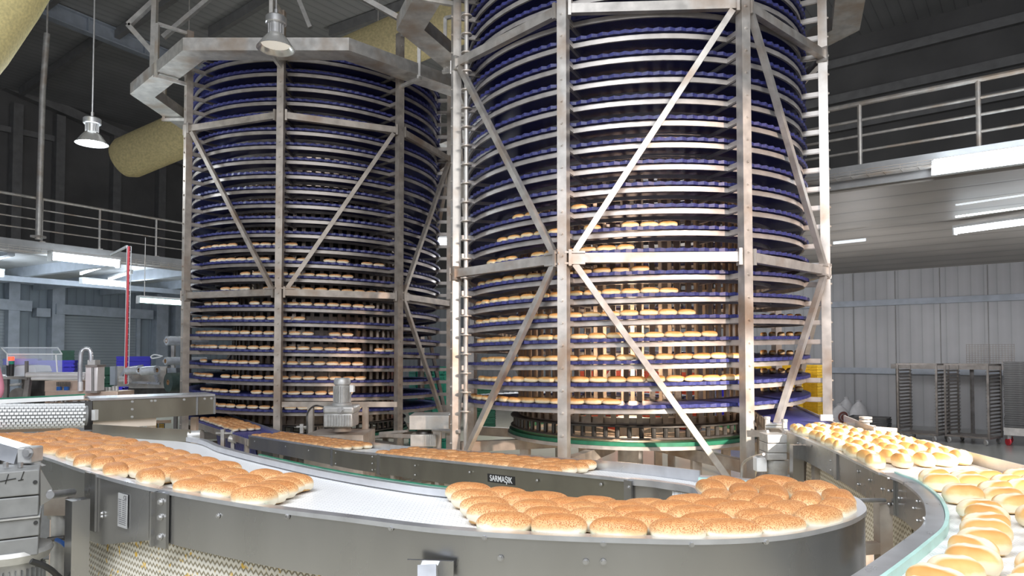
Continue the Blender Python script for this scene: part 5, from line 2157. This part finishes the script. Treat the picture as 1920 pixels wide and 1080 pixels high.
# ---- dosing machine with the bent hose
t = thing('dosing_machine', 'copper coloured machine with white upright cylinder and bent steel hose', 'machine', (at(150, 760, 7.9).x, 7.9, 0))
slab(84, 734, 220, 756, 7.8, .35).build('box', 'copper', t, bevel=.006)
m = MB()
for x, w_ in ((99, 7), (106, 3), (117, 3), (124, 3), (142, 8), (157, 8), (165, 3), (174, 3), (195, 8), (204, 4)):
    c = A(x, 749, 7.78)
    MB().box(c, (w_ * 7.8 / F, .03, .06)).build('valve', 'cast', t)
m = MB().cyl(A(86, 749, 7.76), A(210, 749, 7.76), .012, 8)
m.build('manifold_rod', 'copper', t)
slab(84, 714, 150, 734, 8.1, .2).build('valve_cabinet', 'copper', t)
m = MB()
for i in range(9):
    m.cyl(A(107 + 3 * i, 716, 8.06), A(107 + 3 * i, 724, 8.06), .006, 6)
m.build('valve_pins', 'dark', t)
m = MB()
for x in (111, 125):
    c = A(x, 729, 8.07)
    m.box(c, (.045, .03, .05))
m.build('blue_connectors', 'cableblue', t)
slab(160, 686, 182, 735, 7.75, .14).build('cylinder', 'alu', t, bevel=.006)['label'] = 'white upright cylinder'
m = MB()
for x in (172.5, 175.5):
    m.bar(A(x, 689, 7.745), A(x, 733, 7.745), .006, .006, V((0, 1, 0)))
m.build('cylinder_grooves', 'dark', t)
slab(160, 684, 182, 688, 7.73, .17).build('cylinder_cap', 'rack', t)
slab(160, 733, 182, 737, 7.73, .17).build('cylinder_cap', 'rack', t)
slab(164, 675, 178, 684, 7.76, .1).build('hose_coupling', 'cast', t)
hp = catmull([A(171, 678, 7.78), A(171, 668, 7.78), A(169, 657, 7.78), A(163, 654, 7.78), A(156, 656, 7.78), A(152, 664, 7.78), A(151, 680, 7.78), A(150, 705, 7.78), A(150, 718, 7.78)], 8)
rr = [.021 + (.0022 if i % 2 else 0) for i in range(len(hp))]
MB().tube(hp, rr, 12).build('bent_hose', 'lip', t)
MB().cyl(A(151, 716, 7.78), A(151, 733, 7.78), .027, 12).build('hose_pipe', 'alu', t)
MB().prism([A(184, 690, 7.9), A(187, 690, 7.9), A(196, 709, 7.9), A(183, 710, 7.9)], (0, .01, 0)).build('clear_guard', 'acrylic', t)
m = MB()
m.bar(A(187, 690, 7.9), A(196, 709, 7.9), .012, .012)
m.bar(A(196, 709, 7.9), A(183, 710, 7.9), .012, .012)
m.build('guard_edge', 'paint', t)
m = MB().cyl(A(184, 722, 7.9), A(184, 732, 7.9), .015, 8)
m.build('orange_fitting', 'yellowcrate', t)
m = MB()
for x in (190, 194, 200, 206, 213, 219):
    m.cyl(A(x, 724 + (x % 3), 8.0), A(x, 734, 8.0), .02, 8)
m.build('small_fittings', 'cast', t)
c = A(152, 756, 7.95)
for x in (90, 214):
    c = A(x, 755, 7.95)
    MB().bar(V((c.x, c.y, 0)), c, .06, .06, V((1, 0, 0))).build('leg', 'rack', t)

# ---- film unwinder
KU = 1.42
_A, _slab = A, slab
A = lambda x, y, d=9.0: at(x, y, d * KU)
slab = lambda a, b, c, d, e=9.0, f=.3: _slab(a, b, c, d, e * KU, f)
t = thing('film_unwinder', 'steel film unwinder with rollers before the far spiral', 'machine', (at(260, 740, 13.1).x, 13.1, 0))
slab(214, 687, 313, 728, 9.2, .12).build('back_plate', 'galv', t)
m = MB().prism([A(206, 687, 9.15), A(216, 687, 9.15), A(216, 722, 9.15), A(206, 722, 9.15)], (0, .25, 0))
m.build('side_panel', 'mezz', t)
m = MB()
for x0, y0, x1, y1 in ((236, 690, 227, 708), (237, 690, 268, 686), (236, 690, 240, 700), (246, 716, 300, 719), (290, 700, 296, 716)):
    m.bar(A(x0, y0, 9.05), A(x1, y1, 9.05), .045, .045, V((0, 1, 0)))
m.build('arms', 'lip', t)
m = MB()
for y in (708.5, 714):
    m.cyl(A(224, y, 8.95), A(246, y, 8.95), .032, 12)
m.build('guide_rollers', 'alu', t)
m = MB()
for x in (261, 295):
    m.cyl(A(x, 694, 8.78), A(x, 694, 9.2), .026, 10)
m.cyl(A(316, 717, 8.65), A(316, 717, 9.2), .022, 10)
m.cyl(A(311, 677, 8.8), A(311, 677, 9.4), .026, 10)
m.cyl(A(313, 639, 8.8), A(313, 639, 9.4), .026, 10)
m.build('spindles', 'bolt', t)
m = MB().bar(A(325, 632, 9.38), A(325, 760, 9.38), .06, .06, V((0, 1, 0)))
m.bar(A(306, 677, 9.38), A(330, 677, 9.38), .05, .05)
m.bar(A(308, 639, 9.38), A(330, 639, 9.38), .05, .05)
m.build('mast', 'galv', t)
slab(312, 690, 330, 704, 9.2, .2).build('control_box', 'mezz', t)
c = slab(230, 728, 335, 760, 9.25, .5)
c.build('base_cabinet', 'dark', t)
m = MB()
for x in (228, 330):
    c = A(x, 750, 9.5)
    m.bar(V((c.x, c.y, 0)), V((c.x, c.y, c.z)), .06, .06, V((1, 0, 0)))
m.build('legs', 'rack', t)
MB().tube(catmull([A(305, 668, 9.1), A(290, 665, 9.1), A(283, 669, 9.1), A(287, 672, 9.1), A(302, 669, 9.1)], 6), .012, 8).build('air_hose', 'whitepl', t)


def film_roll(label, px, py, r_px, dep, L, mat, core=.38, dirv=V((.62, .78, 0))):
    dep *= KU
    c = at(px, py, dep)
    r = r_px * dep / F
    t = thing('film_roll', label, 'film roll', c - V((0, 0, r)))
    d = dirv.normalized()
    m = MB().lathe([(r * core, 0), (r, 0), (r, L), (r * core, L), (r * core, 0)], c, 32, d)
    fl = m.build('film', mat, t)
    MB().lathe([(r * core * .7, -.004), (r * core, -.004), (r * core, L + .004), (r * core * .7, L + .004), (r * core * .7, -.004)], c, 24, d).build('core', 'core', fl)


film_roll('clear film roll on the uppermost spindle of the unwinder', 312, 639, 8.5, 8.8, .75, 'film', .5)
film_roll('clear film roll on the middle spindle of the unwinder', 310, 677, 7.5, 8.75, .75, 'film', .55)
film_roll('big dark printed film roll low on the unwinder', 315, 717, 18, 8.6, .60, 'darkfilm', .28)
film_roll('pale film roll at the unwinder plate, beside the arm', 260.5, 694, 7.3, 8.75, -.26, 'film', .55, V((.75, -.2, .06)))
film_roll('pale film roll at the unwinder plate, beside the dark roll', 294.5, 694, 8.2, 8.75, -.32, 'film', .5, V((.75, -.2, .06)))

A, slab = _A, _slab
# ---- worker at the picture's edge, on a low step
wx, wy = at(-42, 700, 7.0).x, 7.0
st = MB().box((wx - .1, wy, .21), (.9, .6, .42))
solo('step_platform', st, 'rack', 'low dark step the worker in pink stands on', 'step')


def skin_body(name, verts, edges, radii, mat, parent=None, sub=2, root=0):
    me = bpy.data.meshes.new(name)
    off = V(parent['_w']) if parent else V((0, 0, 0))
    me.from_pydata([V(v) - off for v in verts], edges, [])
    me.materials.append(M[mat])
    o = bpy.data.objects.new(name, me)
    COL.objects.link(o)
    if parent:
        o.parent = parent
    s = o.modifiers.new('skin', 'SKIN')
    s.use_smooth_shade = True
    for i, r in enumerate(radii):
        r = r if isinstance(r, tuple) else (r, r)
        me.skin_vertices[0].data[i].radius = r
        me.skin_vertices[0].data[i].use_root = i == root
    u = o.modifiers.new('sub', 'SUBSURF')
    u.levels = u.render_levels = sub
    return o


t = thing('person', 'person in a pink coat leaning at the conveyor, hands resting low', 'person', (wx, wy, .42))
B0 = V((wx, wy, .42))
J = [(0, 0, .88), (0, -.02, 1.10), (0, -.05, 1.30), (0, -.06, 1.44), (0, -.08, 1.53), (0, -.10, 1.62), (0, -.10, 1.72),
     (.17, -.06, 1.40), (.27, -.10, 1.14), (.30, -.30, .98), (-.17, -.06, 1.40), (-.26, -.10, 1.14), (-.24, -.32, 1.0),
     (.10, 0, .80), (.11, .0, .46), (.11, .03, .09), (.12, -.12, .04), (-.10, 0, .80), (-.11, .0, .46), (-.11, .03, .09), (-.12, -.12, .04)]
ED = [(0, 1), (1, 2), (2, 3), (3, 4), (4, 5), (5, 6), (3, 7), (7, 8), (8, 9), (3, 10), (10, 11), (11, 12), (0, 13), (13, 14), (14, 15), (15, 16), (0, 17), (17, 18), (18, 19), (19, 20)]
RD = [(.16, .12), (.14, .11), (.16, .11), (.10, .08), .055, (.085, .10), (.07, .085), .06, .045, .032, .06, .045, .032, .085, .06, .042, .035, .085, .06, .042, .035]
skin_body('body', [B0 + V(j) for j in J], ED, RD, 'skin', t)
CJ = [(0, 0, .62), (0, 0, .90), (0, -.02, 1.12), (0, -.05, 1.32), (0, -.06, 1.45), (.18, -.06, 1.41), (.28, -.10, 1.14), (.30, -.26, 1.01), (-.18, -.06, 1.41), (-.27, -.10, 1.14), (-.25, -.28, 1.02)]
CE_ = [(0, 1), (1, 2), (2, 3), (3, 4), (3, 5), (5, 6), (6, 7), (3, 8), (8, 9), (9, 10)]
skin_body('coat', [B0 + V(j) for j in CJ], CE_, [(.22, .17), (.20, .15), (.175, .135), (.19, .135), (.10, .08), .085, .07, .052, .085, .07, .052], 'pink', t)
TJ = [(0, 0, .86), (.10, 0, .78), (.11, 0, .46), (.11, .03, .12), (-.10, 0, .78), (-.11, 0, .46), (-.11, .03, .12)]
skin_body('trousers', [B0 + V(j) for j in TJ], [(0, 1), (1, 2), (2, 3), (0, 4), (4, 5), (5, 6)], [(.16, .13), .10, .075, .06, .10, .075, .06], 'paint', t)
m = MB().lathe([(0, .10), (.06, .095), (.10, .05), (.112, 0), (.10, -.045), (.098, -.05)], B0 + V((0, -.085, 1.755)), 20)
m.build('cap', 'palepink', t, 60)
for s in (1, -1):
    h0 = B0 + V((.30 if s > 0 else -.24, -.32, .975 if s > 0 else .995))
    m = MB()
    for i in range(4):
        x = (-.03 + .02 * i)
        ln = (.07, .08, .076, .06)[i]
        m.tube([h0 + V((x, -.05, -.01)), h0 + V((x, -.05 - ln * .55, -.02)), h0 + V((x, -.05 - ln * .8, -.05))], [.009, .0085, .007], 8)
    m.tube([h0 + V((-.035 * s, -.02, -.01)), h0 + V((-.06 * s, -.05, -.03)), h0 + V((-.055 * s, -.08, -.045))], [.011, .01, .008], 8)
    m.tube([h0 + V((0, .02, .01)), h0 + V((0, -.02, -.002)), h0 + V((0, -.06, -.012))], [.026, .036, .034], 10)
    m.build('hand', 'skin', t, 60)
m = MB().lathe([(0, -.012), (.008, -.01), (.012, 0), (.008, .012), (0, .014)], B0 + V((0, -.198, 1.635)), 10)
for s in (-1, 1):
    m.lathe([(0, -.018), (.008, -.012), (.010, 0), (.006, .016), (0, .02)], B0 + V((.098 * s, -.09, 1.66)), 10)
m.build('nose_and_ears', 'skin', t, 60)
m = MB()
for s in (-1, 1):
    m.lathe([(0, -.006), (.009, -.003), (.011, 0), (.009, .003), (0, .006)], B0 + V((.034 * s, -.182, 1.668)), 10, V((0, 1, 0)))
m.box(B0 + V((0, -.178, 1.592)), (.045, .012, .008))
m.build('eyes_and_mouth', 'hair', t, 60)
# pink cloth on the belt's edge below the nose roller
m = MB()
vs = []
for i in range(9):
    for j in range(5):
        x, y = -30 + i * 6.2, 812 + j * 4.2
        vs.append(at(x, y, 5.5 - .02 * j + .02 * math.sin(i * 1.3 + j)))
m.add(vs + [v + V((0, .02, 0)) for v in vs], [(i * 5 + j, i * 5 + 5 + j, i * 5 + 6 + j, i * 5 + 1 + j) for i in range(8) for j in range(4)] + [(45 + i * 5 + 1 + j, 45 + i * 5 + 6 + j, 45 + i * 5 + 5 + j, 45 + i * 5 + j) for i in range(8) for j in range(4)])
solo('cloth', m, 'palepink', 'pale pink cloth hanging under the white studded roller', 'cloth', smooth=70)
# dark tank and panels under the nose
t = thing('steel_cabinet', 'dark steel cabinet standing under the white studded roller', 'cabinet', (at(90, 815, 6.6).x, 6.6, 0))
u, v = at(20, 808, 6.6), at(165, 840, 6.6)
MB().box(V(((u.x + v.x) / 2, 6.75, u.z / 2)), (v.x - u.x, .3, u.z)).build('body', 'greymotor', t, bevel=.01)
m = MB()
for x in (71, 131):
    a_ = at(x, 808, 6.59)
    m.bar(a_, V((a_.x, a_.y, .1)), .01, .012, V((0, 1, 0)))
m.build('door_seam', 'lip', t)
# things on the floor by the bend
m = MB().bar(hz(1663, 1005, .03), hz(1690, 1005, .03), .06, .05)
solo('wooden_slat', m, 'copper', 'short pale slat lying on the floor beside the leg of the conveyor', 'slat')
m = MB().tube(catmull([hz(1666, 988, .006), hz(1680, 992, .006), hz(1688, 1003, .006), hz(1700, 1009, .006), hz(1716, 1010, .006)], 5), .006, 6)
solo('floor_cable', m, 'cast', 'thin loose cable lying on the beige floor under the bend', 'cable')

# ------------------------------------------------------------------ camera, light


def area(name, loc, target, size, power, col, shape='RECTANGLE', sy=None):
    l = bpy.data.lights.new(name, 'AREA')
    l.shape = shape
    l.size = size
    if sy:
        l.size_y = sy
    l.energy = power
    l.color = col
    o = bpy.data.objects.new(name, l)
    COL.objects.link(o)
    o.location = loc
    o.rotation_euler = (V(target) - V(loc)).to_track_quat('-Z', 'Y').to_euler()
    return o


def spot(name, loc, target, power, col, ang, blend, r):
    l = bpy.data.lights.new(name, 'SPOT')
    l.energy = power
    l.color = col
    l.spot_size = math.radians(ang)
    l.spot_blend = blend
    l.shadow_soft_size = r
    o = bpy.data.objects.new(name, l)
    COL.objects.link(o)
    o.location = loc
    o.rotation_euler = (V(target) - V(loc)).to_track_quat('-Z', 'Y').to_euler()
    return o


# the bright low beam that falls on the near spiral and the split rolls
spot('door_beam', (6.5, -3.5, 5.0), (2.35, 7.2, 1.75), 4700, (1, .75, .60), 27, .12, .12)
spot('door_beam', (6.3, -3.6, 5.2), (2.72, 5.75, 1.3), 11500, (1, .90, .76), 11.5, .3, .12)  # second narrow spot, added to brighten the split rolls
# added fill lights over the open bay the camera stands in
area('bay_roof_fill', (-1.5, -.5, 6.5), (-.5, 4.5, 0), 5, 520, (.93, .96, 1), sy=3)
area('bay_roof_fill', (4.5, -1.0, 6.0), (2.5, 4, 1), 3, 260, (1, .97, .93), sy=2)
area('bay_side_fill', (-6, 1.5, 3.5), (-3, 8, 1.5), 2.5, 80, (.95, .97, 1), sy=2)
# added point fills that boost the modelled tubes and lit pendant
def tube_point(p, e, col):
    l = bpy.data.lights.new('bay_fill', 'POINT')
    l.energy = e
    l.color = col
    l.shadow_soft_size = .5
    o = bpy.data.objects.new('bay_fill', l)
    COL.objects.link(o)
    o.location = p


for k in (-4, 0, 4):
    q = EA + DL * k - NIL * 3.0
    tube_point((q.x, q.y, 3.6), 100, (.80, .90, 1))
for k in (-1, 2.5, 6):
    q = RA + DM * k - NM * 4.5
    tube_point((q.x, q.y, 2.5), 62, (.98, .97, 1))
tube_point((.3, 16, 3.9), 260, (.95, .97, 1))
tube_point((3.2, 14.5, 3.6), 120, (.98, .97, 1))
q = at(172, 262, 10.4)
tube_point((q.x, q.y, q.z - .2), 120, (.85, .93, 1))
# added warm fill inside the drum of the near spiral, no lamps there
for dz in (1.6, 2.4):
    l = bpy.data.lights.new('drum_fill', 'POINT')
    l.energy = 45
    l.color = (1, .72, .5)
    l.shadow_soft_size = .2
    o = bpy.data.objects.new('drum_fill', l)
    COL.objects.link(o)
    o.location = (NEAR_C[0], NEAR_C[1], dz)

w = bpy.data.worlds.new('hall_air')
SC.world = w
w.use_nodes = True
bg = w.node_tree.nodes['Background']
bg.inputs['Color'].default_value = (.75, .82, 1, 1)
bg.inputs['Strength'].default_value = .24

cam = bpy.data.cameras.new('camera')
co = bpy.data.objects.new('camera', cam)
COL.objects.link(co)
co.location = (0, 0, H)
co.rotation_euler = (PI / 2 + PITCH, 0, 0)
cam.sensor_fit = 'HORIZONTAL'
cam.sensor_width = 36
cam.lens = F / 1920 * 36
cam.shift_y = (CY - 540) / 1920
cam.clip_end = 200
SC.camera = co
vs_ = SC.view_settings
vs_.view_transform = 'Standard'
vs_.look = 'None'
vs_.gamma = 1
vs_.use_curve_mapping = False
vs_.exposure = 0.16
for o in bpy.data.objects:
    if '_w' in o:
        del o['_w']
